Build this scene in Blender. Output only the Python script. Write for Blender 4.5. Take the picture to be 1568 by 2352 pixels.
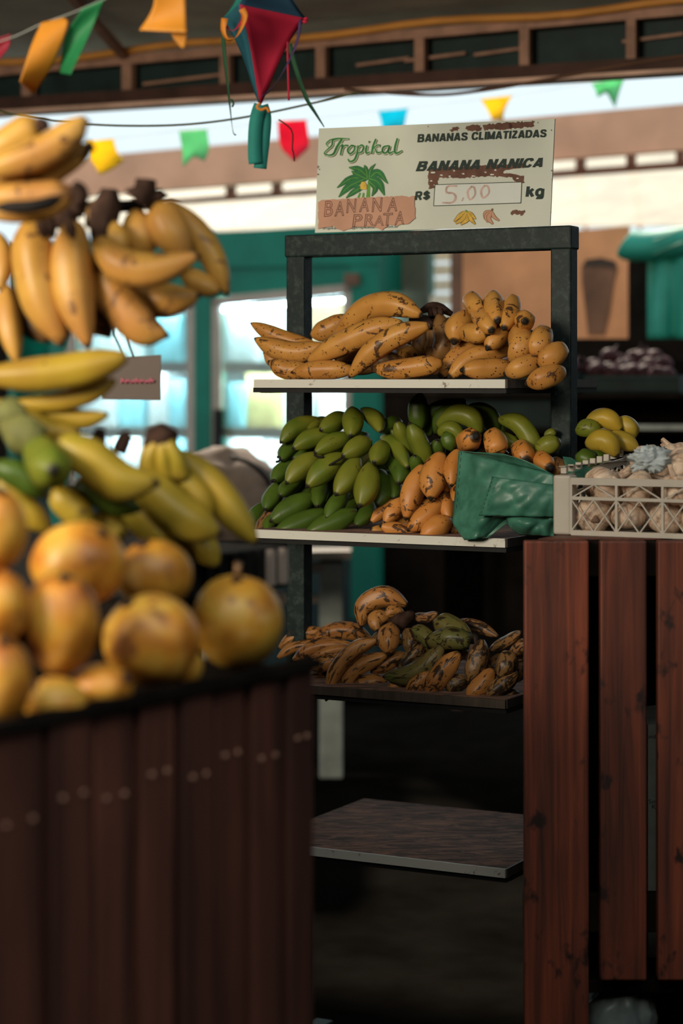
import bpy, math, random
from mathutils import Vector, Matrix, noise
random.seed(7)
sc = bpy.context.scene
for o in list(bpy.data.objects): bpy.data.objects.remove(o)
C = sc.collection

# ------------------------------------------------------------------ camera
F, HY, E = 4900.0, 870.0, 1.25            # focal length in px, horizon row, eye height
cam = bpy.data.cameras.new('camera'); co = bpy.data.objects.new('camera', cam); C.objects.link(co)
co.location = (0, 0, E); co.rotation_euler = (math.pi/2, 0, 0)
cam.sensor_fit = 'VERTICAL'; cam.sensor_height = 36; cam.sensor_width = 24
cam.lens = F/2352*36; cam.shift_y = -(1176-HY)/2352
cam.clip_start = .05; cam.clip_end = 200
cam.dof.use_dof = True; cam.dof.focus_distance = 3.62; cam.dof.aperture_fstop = 3.0
sc.camera = co
# ------------------------------------------------------------------ sky, daylight, exposure
wd = bpy.data.worlds.new('overcast_sky'); sc.world = wd; wd.use_nodes = True
bg = wd.node_tree.nodes['Background']; bg.inputs[0].default_value = (.78, .92, .97, 1); bg.inputs[1].default_value = 1.12
def area(name, loc, target, sx, sy, power, col, spread=180):
    l = bpy.data.lights.new(name, 'AREA'); l.shape = 'RECTANGLE'; l.size = sx; l.size_y = sy
    l.energy = power; l.color = col; l.spread = math.radians(spread)
    o = bpy.data.objects.new(name, l); C.objects.link(o); o.location = loc
    o.rotation_euler = (Vector(target)-Vector(loc)).to_track_quat('-Z', 'Y').to_euler(); return o
area('side_key_lamp', (-1.95, .75, 1.98), (.20, 3.6, 1.15), 1.2, .70, 98, (1.0, .87, .68))  # added key lamp inside the stall; the left wall has no opening
area('roof_opening_daylight', (.1, .35, 2.52), (-.1, 3.0, 1.1), 1.6, .8, 16, (1.0, .92, .80))
sun = bpy.data.lights.new('sun', 'SUN'); sun.energy = 6.5; sun.angle = math.radians(4); sun.color = (1, .88, .7)
so = bpy.data.objects.new('sun', sun); C.objects.link(so); so.rotation_euler = (math.radians(-42), math.radians(-14), 0)
sc.view_settings.view_transform = 'Standard'; sc.view_settings.look = 'None'
sc.view_settings.exposure = 0.0; sc.view_settings.gamma = 1.0; sc.view_settings.use_curve_mapping = False

# ------------------------------------------------------------------ geometry helpers
TH = math.radians(27.4); SN, CS = math.sin(TH), math.cos(TH)
FR = (.2724, 3.55)                          # front right corner of the rack's shelves (plan)
def W(px, py, Y): return Vector(((px-784)/F*Y, Y, E+(HY-py)/F*Y))
def rackY(px, s):                            # depth where column px meets the plane s behind the rack's front
    r = (px-784)/F
    return (s+FR[0]*SN+FR[1]*CS)/(r*SN+CS)
def RP(px, py, s): return W(px, py, rackY(px, s))
def RL(a, s, z):                             # rack frame: a = metres right of the front right corner, s = metres behind front
    return Vector((FR[0]+a*CS+s*SN, FR[1]-a*SN+s*CS, z))
ORG = {}
class MB:
    def __init__(s): s.v, s.f, s.uv = [], [], []
    def add(s, vs, fs):
        n = len(s.v); s.v += [Vector(v) for v in vs]; s.f += [tuple(i+n for i in q) for q in fs]; return s
    def hexa(s, p):                          # 8 corners: bottom 4 (ccw), top 4
        return s.add(p, [(3,2,1,0),(4,5,6,7),(0,1,5,4),(1,2,6,5),(2,3,7,6),(3,0,4,7)])
    def box(s, c, ax, ay, az):               # centre and three half-axis vectors
        c, ax, ay, az = map(Vector, (c, ax, ay, az))
        return s.hexa([c-ax-ay-az, c+ax-ay-az, c+ax+ay-az, c-ax+ay-az, c-ax-ay+az, c+ax-ay+az, c+ax+ay+az, c-ax+ay+az])
    def bar(s, a, b, w, h, up=(0,0,1)):
        a, b = Vector(a), Vector(b); d = b-a; u = Vector(up)
        r = d.cross(u).normalized(); u2 = r.cross(d).normalized()
        return s.box((a+b)/2, d/2, -r*w/2 if False else r*w/2, u2*h/2)
    def quadslab(s, q, t):                   # q: 4 world points, thickness vector t
        t = Vector(t); q = [Vector(x) for x in q]
        return s.add(q+[x+t for x in q], [(0,1,2,3),(7,6,5,4),(0,4,5,1),(1,5,6,2),(2,6,7,3),(3,7,4,0)])
    def poly(s, pts, t):                     # polygon with thickness vector
        n = len(pts); t = Vector(t)
        return s.add(list(pts)+[Vector(p)+t for p in pts], [tuple(range(n)), tuple(range(2*n-1, n-1, -1))]+[(i, i+n, (i+1)%n+n, (i+1)%n) for i in range(n)])
    def tube(s, pts, rad, seg=8, closed=True, lobes=0, lob=0, flat=1.0):
        pts = [Vector(p) for p in pts]; n = len(pts)
        rad = rad if hasattr(rad, '__len__') else [rad]*n
        base = len(s.v); up = None
        for i, p in enumerate(pts):
            t = (pts[min(i+1, n-1)]-pts[max(i-1, 0)]).normalized()
            if up is None:
                up = Vector((0,0,1)) if abs(t.z) < .9 else Vector((1,0,0))
            up = (up-t*up.dot(t)).normalized(); r = t.cross(up)
            for k in range(seg):
                a = 2*math.pi*k/seg; q = rad[i]*(1+lob*math.cos(lobes*a))
                s.v.append(p+(up*math.cos(a)+r*math.sin(a)*flat)*q); s.uv.append((i/(n-1), k/seg))
        for i in range(n-1):
            for k in range(seg):
                a = base+i*seg+k; b = base+i*seg+(k+1) % seg
                s.f.append((a, b, b+seg, a+seg))
        if closed:
            s.f.append(tuple(base+k for k in range(seg))[::-1]); s.f.append(tuple(base+(n-1)*seg+k for k in range(seg)))
        return s
    def build(s, name, mat, parent=None, smooth=False, mats=None, fm=None):
        if parent is not None: og = Vector((0,0,0)); po = ORG[parent.name]
        if parent is None:
            xs = [v.x for v in s.v]; ys = [v.y for v in s.v]; zs = [v.z for v in s.v]
            po = Vector(((min(xs)+max(xs))/2, (min(ys)+max(ys))/2, min(zs)))
        me = bpy.data.meshes.new(name); me.from_pydata([v-po for v in s.v], [], s.f)
        if len(s.uv) == len(s.v) and s.uv:
            ul = me.uv_layers.new(name='UVMap')
            for l in me.loops: ul.data[l.index].uv = s.uv[l.vertex_index]
        if smooth:
            for p in me.polygons: p.use_smooth = True
        me.materials.append(mat); me.update()
        o = bpy.data.objects.new(name, me); C.objects.link(o)
        if parent is not None: o.parent = parent
        else: o.location = po
        ORG[o.name] = po
        return o
def bevel(o, w=.002, seg=2):
    m = o.modifiers.new('bevel', 'BEVEL'); m.width = w; m.segments = seg; m.limit_method = 'ANGLE'; m.angle_limit = math.radians(40); return o
def thing(name, label, cat, loc, group=None):
    o = bpy.data.objects.new(name, None); C.objects.link(o); o.location = loc; o.empty_display_size = .02
    ORG[o.name] = Vector(loc); return tag(o, label, cat, group)
def tag(o, label, cat, group=None):
    o['label'] = label; o['category'] = cat
    if group: o['group'] = group
    return o
def struct(o, label=None):
    o['kind'] = 'structure'
    if label: o['label'] = label
    return o
def copy_tree(o, loc, rot=None, scale=None):
    c = o.copy(); C.objects.link(c); c.location = loc; ORG[c.name] = Vector(loc)
    if rot: c.rotation_euler = rot
    if scale: c.scale = scale
    for ch in o.children:
        d = ch.copy(); C.objects.link(d); d.parent = c
    return c
def catmull(P, n):
    P = [Vector(p) for p in P]
    if len(P) == 2: return [P[0].lerp(P[1], i/(n-1)) for i in range(n)]
    Q = [P[0]*2-P[1]]+P+[P[-1]*2-P[-2]]; out = []; m = len(P)-1
    for i in range(n):
        t = i/(n-1)*m; k = min(int(t), m-1); t -= k
        a, b, c, d = Q[k:k+4]
        out.append(.5*((2*b)+(c-a)*t+(2*a-5*b+4*c-d)*t*t+(3*b-a-3*c+d)*t**3))
    return out

# ------------------------------------------------------------------ materials
def nt(name):
    m = bpy.data.materials.new(name); m.use_nodes = True; t = m.node_tree; return m, t, t.nodes['Principled BSDF']
def N(t, k, **kw):
    n = t.nodes.new(k)
    for a, b in kw.items():
        if a in n.inputs.keys() if hasattr(n.inputs, 'keys') else False: n.inputs[a].default_value = b
        else: setattr(n, a, b)
    return n
def c4(c): return (c[0], c[1], c[2], 1)
def coords(t, scale=(1,1,1), kind='Object'):
    tc = t.nodes.new('ShaderNodeTexCoord'); mp = t.nodes.new('ShaderNodeMapping'); mp.inputs['Scale'].default_value = scale
    t.links.new(tc.outputs[kind], mp.inputs[0]); return mp.outputs[0]
def noisen(t, vec, scale, detail=4, rough=.55, dist=0):
    n = t.nodes.new('ShaderNodeTexNoise'); n.inputs['Scale'].default_value = scale; n.inputs['Detail'].default_value = detail
    n.inputs['Roughness'].default_value = rough; n.inputs['Distortion'].default_value = dist; t.links.new(vec, n.inputs['Vector']); return n.outputs['Fac']
def ramp(t, fac, stops):
    r = t.nodes.new('ShaderNodeValToRGB'); e = r.color_ramp.elements
    while len(e) < len(stops): e.new(.5)
    for q, (p, c) in zip(e, stops): q.position = p; q.color = c4(c) if hasattr(c, '__len__') else (c, c, c, 1)
    t.links.new(fac, r.inputs[0]); return r.outputs[0]
def mix(t, fac, a, b):
    m = t.nodes.new('ShaderNodeMix'); m.data_type = 'RGBA'
    for k, v in ((0, fac), (6, a), (7, b)):
        if isinstance(v, bpy.types.NodeSocket): t.links.new(v, m.inputs[k])
        else: m.inputs[k].default_value = v if k == 0 else c4(v)
    return m.outputs[2]
def bump(t, b, h, strength=.3, dist=.002):
    n = t.nodes.new('ShaderNodeBump'); n.inputs['Strength'].default_value = strength; n.inputs['Distance'].default_value = dist
    t.links.new(h, n.inputs['Height']); t.links.new(n.outputs[0], b.inputs['Normal'])
def flat(name, c, rough=.6, var=.25, scale=30, metal=0, c2=None, bmp=.15, spec=.3):
    m, t, b = nt(name); v = coords(t); f = noisen(t, v, scale)
    d = c2 or tuple(x*(1-var) for x in c); u = tuple(min(1, x*(1+var*.5)) for x in c)
    t.links.new(ramp(t, f, [(.3, d), (.7, u)]), b.inputs['Base Color'])
    b.inputs['Roughness'].default_value = rough; b.inputs['Metallic'].default_value = metal; b.inputs['Specular IOR Level'].default_value = spec
    if bmp: bump(t, b, f, bmp, .002)
    return m
def wood(name, c1, c2, knots=True, gs=1.0, rough=.55):
    m, t, b = nt(name); v = coords(t, (60*gs, 60*gs, 2.2*gs)); g = noisen(t, v, 1.0, 5, .6, .6)
    v2 = coords(t, (9, 9, 2.5)); k = noisen(t, v2, 1.4, 3, .5, .4)
    col = ramp(t, g, [(.32, c2), (.5, tuple((a+d)/2 for a, d in zip(c1, c2))), (.68, c1)])
    if knots:
        kk = ramp(t, noisen(t, coords(t, (26, 26, 17)), 1.0, 3, .6), [(.60, 0), (.69, 1)])
        col = mix(t, kk, col, tuple(x*.25 for x in c2))
    col = mix(t, ramp(t, k, [(.4, 0), (.75, .6)]), col, tuple(x*.45 for x in c2))
    oi = t.nodes.new('ShaderNodeObjectInfo'); col = mix(t, ramp(t, oi.outputs['Random'], [(0, 0), (1, .55)]), col, tuple(x*.5 for x in c2))
    t.links.new(col, b.inputs['Base Color']); b.inputs['Roughness'].default_value = rough; bump(t, b, g, .35, .002); return m
def banana_mat(name, c1, c2, tip=(.02,.014,.008), spots=0, spotc=(.05,.022,.01), blot=0, streak=0, shade=None, rough=.42, spotscale=135, blotscale=38):
    m, t, b = nt(name); v = coords(t)
    col = mix(t, ramp(t, noisen(t, v, 16, 2), [(.35, 0), (.65, 1)]), c1, c2)
    if shade: col = mix(t, ramp(t, noisen(t, v, 9, 2), [(.45, 0), (.7, 1)]), col, shade)
    if spots:
        vo = t.nodes.new('ShaderNodeTexVoronoi'); vo.inputs['Scale'].default_value = spotscale; t.links.new(v, vo.inputs['Vector'])
        sp = ramp(t, vo.outputs['Distance'], [(.13, 1), (.24, 0)])
        gate = ramp(t, noisen(t, v, 26, 2), [(.66-spots*.28, 0), (.70-spots*.28, 1)])
        mm = t.nodes.new('ShaderNodeMath'); mm.operation = 'MULTIPLY'; t.links.new(sp, mm.inputs[0]); t.links.new(gate, mm.inputs[1])
        col = mix(t, mm.outputs[0], col, spotc)
    if blot:
        vb = coords(t, (1, 1, 1)); n2 = noisen(t, vb, blotscale, 5, .68, .8)
        col = mix(t, ramp(t, n2, [(.66-blot*.22, 0), (.69-blot*.22, .93)]), col, spotc)
    if streak:
        oi = t.nodes.new('ShaderNodeObjectInfo'); va = t.nodes.new('ShaderNodeVectorMath'); va.operation = 'ADD'; vs_ = t.nodes.new('ShaderNodeVectorMath'); vs_.operation = 'SCALE'
        vs_.inputs[0].default_value = (31, 17, 5); t.links.new(oi.outputs['Random'], vs_.inputs['Scale']); t.links.new(coords(t, (3.2, 9, 1), 'UV'), va.inputs[0]); t.links.new(vs_.outputs[0], va.inputs[1])
        col = mix(t, ramp(t, noisen(t, va.outputs[0], 1.3, 5, .62, .5), [(.60-streak*.15, 0), (.63-streak*.15, .95)]), col, spotc)
    tc = t.nodes.new('ShaderNodeTexCoord'); sx = t.nodes.new('ShaderNodeSeparateXYZ'); t.links.new(tc.outputs['UV'], sx.inputs[0])
    col = mix(t, ramp(t, sx.outputs[0], [(.0, 1), (.035, .9), (.07, 0), (.93, 0), (.985, .75)]), col, tip)
    t.links.new(col, b.inputs['Base Color']); b.inputs['Roughness'].default_value = rough
    b.inputs['Specular IOR Level'].default_value = .35
    bump(t, b, noisen(t, v, 60, 3), .25, .0015); return m
def glassy(name, tint, mixf=.12):
    m, t, b = nt(name); t.nodes.remove(b); out = t.nodes['Material Output']
    tr = t.nodes.new('ShaderNodeBsdfTransparent'); tr.inputs[0].default_value = c4(tint)
    gl = t.nodes.new('ShaderNodeBsdfGlossy'); gl.inputs['Roughness'].default_value = .05
    ly = t.nodes.new('ShaderNodeLayerWeight'); ly.inputs[0].default_value = .35
    mx = t.nodes.new('ShaderNodeMixShader'); t.links.new(ly.outputs['Fresnel'], mx.inputs[0])
    t.links.new(tr.outputs[0], mx.inputs[1]); t.links.new(gl.outputs[0], mx.inputs[2]); t.links.new(mx.outputs[0], out.inputs[0]); return m
def thin(name, c, trans=.5, rough=.6, var=.2, scale=20):
    m, t, b = nt(name); out = t.nodes['Material Output']; f = noisen(t, coords(t), scale)
    col = ramp(t, f, [(.3, tuple(x*(1-var) for x in c)), (.7, c)])
    tl = t.nodes.new('ShaderNodeBsdfTranslucent'); t.links.new(col, tl.inputs[0]); t.links.new(col, b.inputs['Base Color'])
    b.inputs['Roughness'].default_value = rough; mx = t.nodes.new('ShaderNodeMixShader'); mx.inputs[0].default_value = trans
    t.links.new(b.outputs[0], mx.inputs[1]); t.links.new(tl.outputs[0], mx.inputs[2]); t.links.new(mx.outputs[0], out.inputs[0]); return m
def emit(name, c, s):
    m, t, b = nt(name); b.inputs['Emission Color'].default_value = c4(c); b.inputs['Emission Strength'].default_value = s; return m

M = {}
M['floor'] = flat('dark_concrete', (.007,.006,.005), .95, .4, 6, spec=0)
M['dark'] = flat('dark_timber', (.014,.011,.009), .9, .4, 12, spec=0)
M['darkteal'] = flat('dark_teal_plastic', (.012,.03,.028), .6, .4, 14)
M['black'] = flat('black_metal', (.010,.010,.010), .6, .3, 40, spec=.2)
M['tarp'] = flat('grey_green_canvas', (.58,.55,.44), .8, .4, 3)
M['trusspaint'] = flat('pink_brown_steel', (.40,.22,.15), .6, .35, 18)
M['salmon'] = flat('salmon_painted_board', (.82,.42,.26), .7, .18, 5)
M['brownrail'] = flat('brown_rail', (.16,.08,.05), .7, .3, 10)
M['orange_cable'] = flat('orange_cable', (.65,.28,.06), .5, .2, 10)
M['rust'] = flat('dark_rust_steel', (.075,.035,.025), .7, .4, 10)
M['lip'] = flat('sunlit_pink_steel', (.85,.55,.42), .6, .3, 7)  # sunlit highlight under the truss, put into the flange's pale colour
M['awning'] = thin('white_translucent_sheet', (.97,.90,.78), .6, .6, .22, 6)
M['green'] = flat('green_enamel', (.0,.15,.10), .45, .2, 6)
M['alu'] = flat('dull_aluminium', (.38,.31,.26), .5, .15, 12)
M['glass'] = glassy('fridge_glass', (.86,.94,.95))
M['rackpaint'] = None
m, t, b = nt('chipped_green_black_paint'); v = coords(t)
colr = mix(t, ramp(t, noisen(t, v, 70, 6, .7), [(.50, 0), (.72, 1)]), (.007,.017,.017), (.038,.058,.052))
colr = mix(t, ramp(t, noisen(t, v, 24, 6, .75), [(.63, 0), (.70, .6)]), colr, (.06,.036,.028))
t.links.new(colr, b.inputs['Base Color']); b.inputs['Roughness'].default_value = .55; b.inputs['Specular IOR Level'].default_value = .25; bump(t, b, noisen(t, v, 120, 4), .35, .001); M['rackpaint'] = m
m, t, b = nt('worn_laminate_top'); v = coords(t, (4, 14, 1)); f1 = noisen(t, v, 3.2, 8, .72, 1.2)
colr = ramp(t, f1, [(.30, (.03,.028,.028)), (.44, (.12,.085,.072)), (.6, (.34,.175,.125)), (.8, (.44,.25,.18))])
t.links.new(colr, b.inputs['Base Color']); b.inputs['Roughness'].default_value = .85; b.inputs['Specular IOR Level'].default_value = .08; M['laminate'] = m
m, t, b = nt('chipped_white_edging'); v = coords(t)
colr = mix(t, ramp(t, noisen(t, v, 45, 6, .75), [(.60, 0), (.66, 1)]), (.56,.55,.49), (.12,.07,.05))
t.links.new(colr, b.inputs['Base Color']); b.inputs['Roughness'].default_value = .6; M['edging'] = m
M['rawwood'] = wood('raw_dark_wood', (.10,.07,.05), (.04,.028,.02), False, 1.5)
M['redwood'] = wood('red_stained_pallet_wood', (.27,.058,.022), (.05,.013,.007))
M['counterwood'] = wood('brown_stained_counter_wood', (.20,.065,.04), (.05,.02,.014), False, .7)
M['whitepaint'] = flat('chipped_white_paint', (.42,.46,.42), .6, .25, 22)
M['paper'] = flat('grey_card', (.15,.12,.105), .9, .08, 10, spec=.1)
M['pinkink'] = flat('pink_ink', (.45,.12,.16), .8, .1)
M['b_gold'] = banana_mat('spotted_golden_skin', (0.535,0.262,0.056), (0.43,0.185,0.036), spots=.45, blot=.46)
M['b_gold2'] = banana_mat('freckled_golden_skin', (0.52,0.25,0.056), (0.40,0.17,0.036), spots=.85, blot=.30)
M['b_brown'] = banana_mat('browned_and_shaded_skin', (.20,.10,.03), (.12,.055,.02), blot=.5)  # browned hand, plus dark inner fillers that paint shade into the gaps
M['b_green'] = banana_mat('green_skin', (0.165,0.178,0.017), (0.095,0.138,0.012), tip=(.03,.03,.012), blot=.10, spotc=(.07,.045,.015), shade=(0.203,0.195,0.023))
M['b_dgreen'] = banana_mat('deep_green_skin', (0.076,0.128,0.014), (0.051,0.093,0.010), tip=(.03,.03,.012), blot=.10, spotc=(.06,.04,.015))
M['b_ygreen'] = banana_mat('yellow_green_skin', (0.46,0.30,0.03), (0.31,0.235,0.022), tip=(.05,.03,.015), blot=.06, shade=(0.360,0.245,0.036), spotc=(.10,.055,.02))
M['b_orange'] = banana_mat('orange_skin', (0.58,0.245,0.058), (0.49,0.185,0.036), spots=.45, blot=.36)
M['b_plant'] = banana_mat('blackened_plantain_skin', (0.442,0.196,0.051), (0.306,0.123,0.034), blot=.35, streak=.35, spots=.2, spotc=(.025,.014,.008), blotscale=30)
M['b_plantg'] = banana_mat('green_plantain_skin', (.10,.105,.028), (.15,.10,.03), blot=.35, streak=.4, spotc=(.02,.014,.008), blotscale=30)
M['b_plantd'] = banana_mat('dull_plantain_skin', (.25,.12,.045), (.16,.09,.03), blot=.45, streak=.65, spotc=(.02,.012,.008), blotscale=28)
M['b_yellow'] = banana_mat('mellow_yellow_skin', (0.56,0.31,0.06), (0.46,0.225,0.04), tip=(.035,.018,.012), blot=.32, spotc=(.16,.07,.025), shade=(0.441,0.198,0.053), blotscale=24)
M['b_yellow2'] = banana_mat('yellow_skin', (0.414,0.274,0.026), (0.340,0.192,0.026), tip=(.06,.03,.012), blot=.10, spotc=(.10,.05,.02), blotscale=24)
M['crown'] = flat('brown_crown', (.055,.030,.021), .9, .6, 60, bmp=.6, spec=.1)
M['tip'] = flat('dry_black_tip', (.014,.010,.008), .8, .4, 90)
M['crowng'] = flat('green_crown', (.17,.17,.05), .7, .4, 40)
M['palecut'] = flat('pale_cut_face', (.62,.42,.24), .7, .2, 40)

# ------------------------------------------------------------------ the setting
def bx(x0, x1, y0, y1, z0, z1): return MB().hexa([(x0,y0,z0),(x1,y0,z0),(x1,y1,z0),(x0,y1,z0),(x0,y0,z1),(x1,y0,z1),(x1,y1,z1),(x0,y1,z1)])
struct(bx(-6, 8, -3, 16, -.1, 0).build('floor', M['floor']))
struct(bx(-2.6, -2.5, -3, 6.2, 0, 2.3).build('blocking_wall_left', M['dark']))  # unseen wall added to keep low sky light out
struct(bx(2.7, 2.8, -3, 6.0, 0, 2.3).build('blocking_wall_right', M['dark']))  # unseen wall added on this side too, to darken the stall
struct(bx(-2.6, 2.8, -2.6, -2.5, 0, 2.9).build('blocking_wall_front', M['dark']))  # unseen wall added behind the camera to block light
# canvas ceiling from the aisle opening back to the truss, sloping with the truss line
def cpt(px, s, z): p = RP(px, 870, s); return (p.x, p.y, z)
zc = 2.215
struct(MB().hexa([(-2.6,1.75,2.30),(2.8,1.75,2.30),(2.8,4.70,zc),(-2.6,7.45,zc),(-2.6,1.75,2.33),(2.8,1.75,2.33),(2.8,4.70,zc+.03),(-2.6,7.45,zc+.03)]).build('ceiling', M['tarp']))
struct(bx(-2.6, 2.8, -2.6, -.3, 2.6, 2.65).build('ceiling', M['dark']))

S_T = 1.8
def RB(mb, px0, py0a, py0b, px1, py1a, py1b, s0, s1):   # a board in the yawed frame: left end rows a..b, right end rows a..b
    q = [RP(px0, py0b, s0), RP(px1, py1b, s0), RP(px1, py1a, s0), RP(px0, py0a, s0)]
    t = Vector((SN, CS, 0))*(s1-s0)
    return mb.quadslab(q, t)
tr = thing('roof_truss', 'long rusty pink steel roof truss with upright struts across the top', 'roof truss', RP(784, 240, S_T))
def truss_top(px): return 163-(px)*.0885
def truss_bot(px): return 262-(px)*.062
RB(MB(), -200, truss_top(-200)-12, truss_top(-200)+10, 1800, truss_top(1800)-12, truss_top(1800)+10, S_T, S_T+.03).build('top_chord', M['trusspaint'], tr)
RB(MB(), -200, truss_bot(-200)-38, truss_bot(-200)-9, 1800, truss_bot(1800)-38, truss_bot(1800)-9, S_T, S_T+.05).build('bottom_chord', M['rust'], tr)
RB(MB(), -200, truss_bot(-200)-9, truss_bot(-200), 1800, truss_bot(1800)-9, truss_bot(1800), S_T-.03, S_T+.05).build('flange', M['lip'], tr)
RB(MB(), -200, truss_top(-200), truss_bot(-200)-20, 1800, truss_top(1800), truss_bot(1800)-20, S_T+.06, S_T+.08).build('backing_panel', M['darkteal'], tr)
for px in (60, 290, 515, 735, 962, 1203, 1448):
    RB(MB(), px-11, truss_top(px), truss_bot(px)-30, px+11, truss_top(px), truss_bot(px)-30, S_T+.002, S_T+.028).build('strut', M['trusspaint'], tr)
for px, w in ((420, 90), (880, 60), (1000, 70), (1150, 60), (1500, 70)):
    MB().bar(RP(px-w, truss_top(px-w)+60, S_T+.045), RP(px+w, truss_top(px+w)+54, S_T+.045), .012, .008).build('inner_rod', M['trusspaint'], tr)
pts = [RP(px, truss_top(px)-20+6*math.sin(px*.011), S_T-.01) for px in range(-200, 1801, 80)]
tag(MB().tube(pts, .011, 8).build('electric_cable', M['orange_cable'], smooth=True), 'orange cable running along the top chord of the roof truss', 'cable')
tag(MB().bar(W(120, -60, 5.3), RP(285, 128, S_T+.0), .022, .022).build('rafter', M['trusspaint']), 'slanting pink steel rafter meeting the truss at upper left', 'rafter')

# salmon fascia, rail, translucent sheets
fb = RB(MB(), 60, 372, 462, 1750, 222, 330, 4.0, 4.05).build('fascia_board', M['salmon'])
tag(fb, 'long salmon painted fascia board behind the bunting', 'fascia board')
rl = thing('awning_rail', 'dark brown rail with uprights below the salmon fascia', 'rail', RP(900, 440, 4.3))
RB(MB(), 300, 464, 476, 1750, 356, 372, 4.3, 4.34).build('rail', M['brownrail'], rl)
for px in (526, 632, 1150, 1330, 1446, 1560):
    y = 470-(px-300)*.0731
    RB(MB(), px-9, y-40, y, px+9, y-40, y, 4.3, 4.33).build('upright', M['brownrail'], rl)
aw = thing('translucent_awning', 'bright white translucent sheet awning with slanting ribs', 'awning', RP(900, 520, 4.8))
xs = [100, 330, 540, 760, 1000, 1190, 1345, 1470, 1620, 1800]
for a, c in zip(xs[:-1], xs[1:]):
    ya, yb = 440-(a-300)*.055, 440-(c-300)*.055
    q = [RP(a, 535-(a-300)*.012, 4.75), RP(c, 535-(c-300)*.012, 4.75), RP(c-30, yb-80, 6.3), RP(a-30, ya-80, 6.3)]
    MB().quadslab(q, (0, 0, .006)).build('panel', M['awning'], aw)
    MB().bar(q[0]-Vector((0,0,.004)), q[3]-Vector((0,0,.004)), .014, .014).build('rib', M['orange_cable'], aw)

# green cold-drinks kiosk with glass doors
S_K = 4.0
kk = thing('green_kiosk_fridge', 'green framed display fridge with two glass doors behind the hanging bananas', 'fridge', RP(600, 1500, S_K))
def KB(name, x0, y0, x1, y1, s0, s1, mat, par=None, sl=.04):
    d = lambda px: -(px-640)*sl*0
    return RB(MB(), x0, y0, y1, x1, y0, y1, s0, s1).build(name, mat, par or kk)
RB(MB(), 20, 560, 690, 870, 512, 668, S_K, S_K+.5).build('header', M['green'], kk)
RB(MB(), 20, 616, 626, 870, 596, 606, S_K-.015, S_K).build('moulding', M['green'], kk)
KB('post', 446, 640, 484, 1420, S_K-.01, S_K+.10, M['green'])
KB('post', 806, 590, 868, 1420, S_K-.01, S_K+.10, M['green'])
KB('post', 112, 640, 150, 1420, S_K-.01, S_K+.10, M['green'])
KB('back_panel', 20, 560, 868, 1420, S_K+.48, S_K+.5, M['whitepaint'])
KB('side_panel', 20, 560, 34, 1420, S_K, S_K+.48, M['green'])
KB('base', 20, 1120, 868, 1600, S_K, S_K+.5, M['darkteal'])
for (x0, x1, y0, y0b) in ((150, 446, 700, 684), (484, 806, 682, 652)):
    d = RB(MB(), x0+20, y0+22, 1105, x1-20, y0b+22, 1105, S_K+.01, S_K+.016).build('glass_door', M['glass'], kk)
    RB(MB(), x0, y0, y0+22, x1, y0b, y0b+22, S_K-.005, S_K+.03).build('frame', M['alu'], d)
    RB(MB(), x0, y0, 1120, x0+18, y0, 1120, S_K-.005, S_K+.03).build('frame', M['alu'], d)
    RB(MB(), x1-18, y0b, 1120, x1, y0b, 1120, S_K-.005, S_K+.03).build('frame', M['alu'], d)
    RB(MB(), x0, 1100, 1120, x1, 1100, 1120, S_K-.005, S_K+.03).build('frame', M['alu'], d)
RB(MB(), 490, 940, 1100, 504, 940, 1100, S_K-.04, S_K-.005).build('handle', M['black'], kk)
KB('hinge', 790, 628, 822, 655, S_K-.03, S_K, M['brownrail'])
glowm = emit('added_tube_glow', (.76, .95, 1.0), 115)  # glow of tubes added inside to brighten the glass doors
MB().tube([RP(464+20, 720, S_K+.06), RP(464+20, 1100, S_K+.06)], .012, 10).build('added_glow_tube', glowm, kk, True)
MB().tube([RP(800, 720, S_K+.06), RP(800, 1100, S_K+.06)], .012, 10).build('added_glow_tube', glowm, kk, True)
MB().tube([RP(160, 720, S_K+.06), RP(160, 1100, S_K+.06)], .012, 10).build('added_glow_tube', glowm, kk, True)
for x0, x1, d0 in ((175, 420, -14), (508, 786, -22)):
    for y0 in (712, 848, 998): MB().tube([RP(x0, y0, S_K+.085), RP(x1, y0+(d0 if y0 == 712 else 0), S_K+.085)], .006, 10).build('added_glow_tube', glowm, kk, True)
for y in (835, 985):
    KB('shelf_lip', 36, y-3, 866, y+22, S_K+.05, S_K+.06, M['alu'])  # lip added to hide the glow tubes behind it
    KB('shelf', 36, y, 866, y+7, S_K+.06, S_K+.44, M['alu'])
pk = {'w': flat('white_wrap', (.72,.76,.76), .4, .15, 20), 'c': flat('cyan_wrap', (.28,.62,.70), .4, .25, 14), 'y': flat('straw_wrap', (.50,.42,.18), .5, .3, 14), 'b': flat('brown_wrap', (.30,.19,.11), .6, .3, 14)}
pw = {'w': 'white', 'c': 'pale blue', 'y': 'straw yellow', 'b': 'brown'}
packs = [(515,700,590,835,'w'),(596,712,660,835,'w'),(672,690,790,835,'b'),(520,880,556,985,'c'),(562,848,640,985,'y'),(648,885,720,985,'w'),(730,900,795,985,'w'),
         (520,1000,600,1110,'w'),(606,1012,664,1110,'w'),(676,1020,790,1110,'b'),
         (180,720,240,835,'w'),(246,712,330,835,'w'),(350,722,415,835,'c'),(180,870,260,985,'w'),(268,860,330,985,'c'),(340,850,378,985,'w'),(384,872,425,985,'c'),
         (180,1000,250,1110,'w'),(258,1000,320,1110,'w'),(328,1020,360,1110,'b'),(366,1000,425,1110,'c')]
prow = {835: 'top', 985: 'second', 1110: 'third', 1260: 'lowest'}
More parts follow.
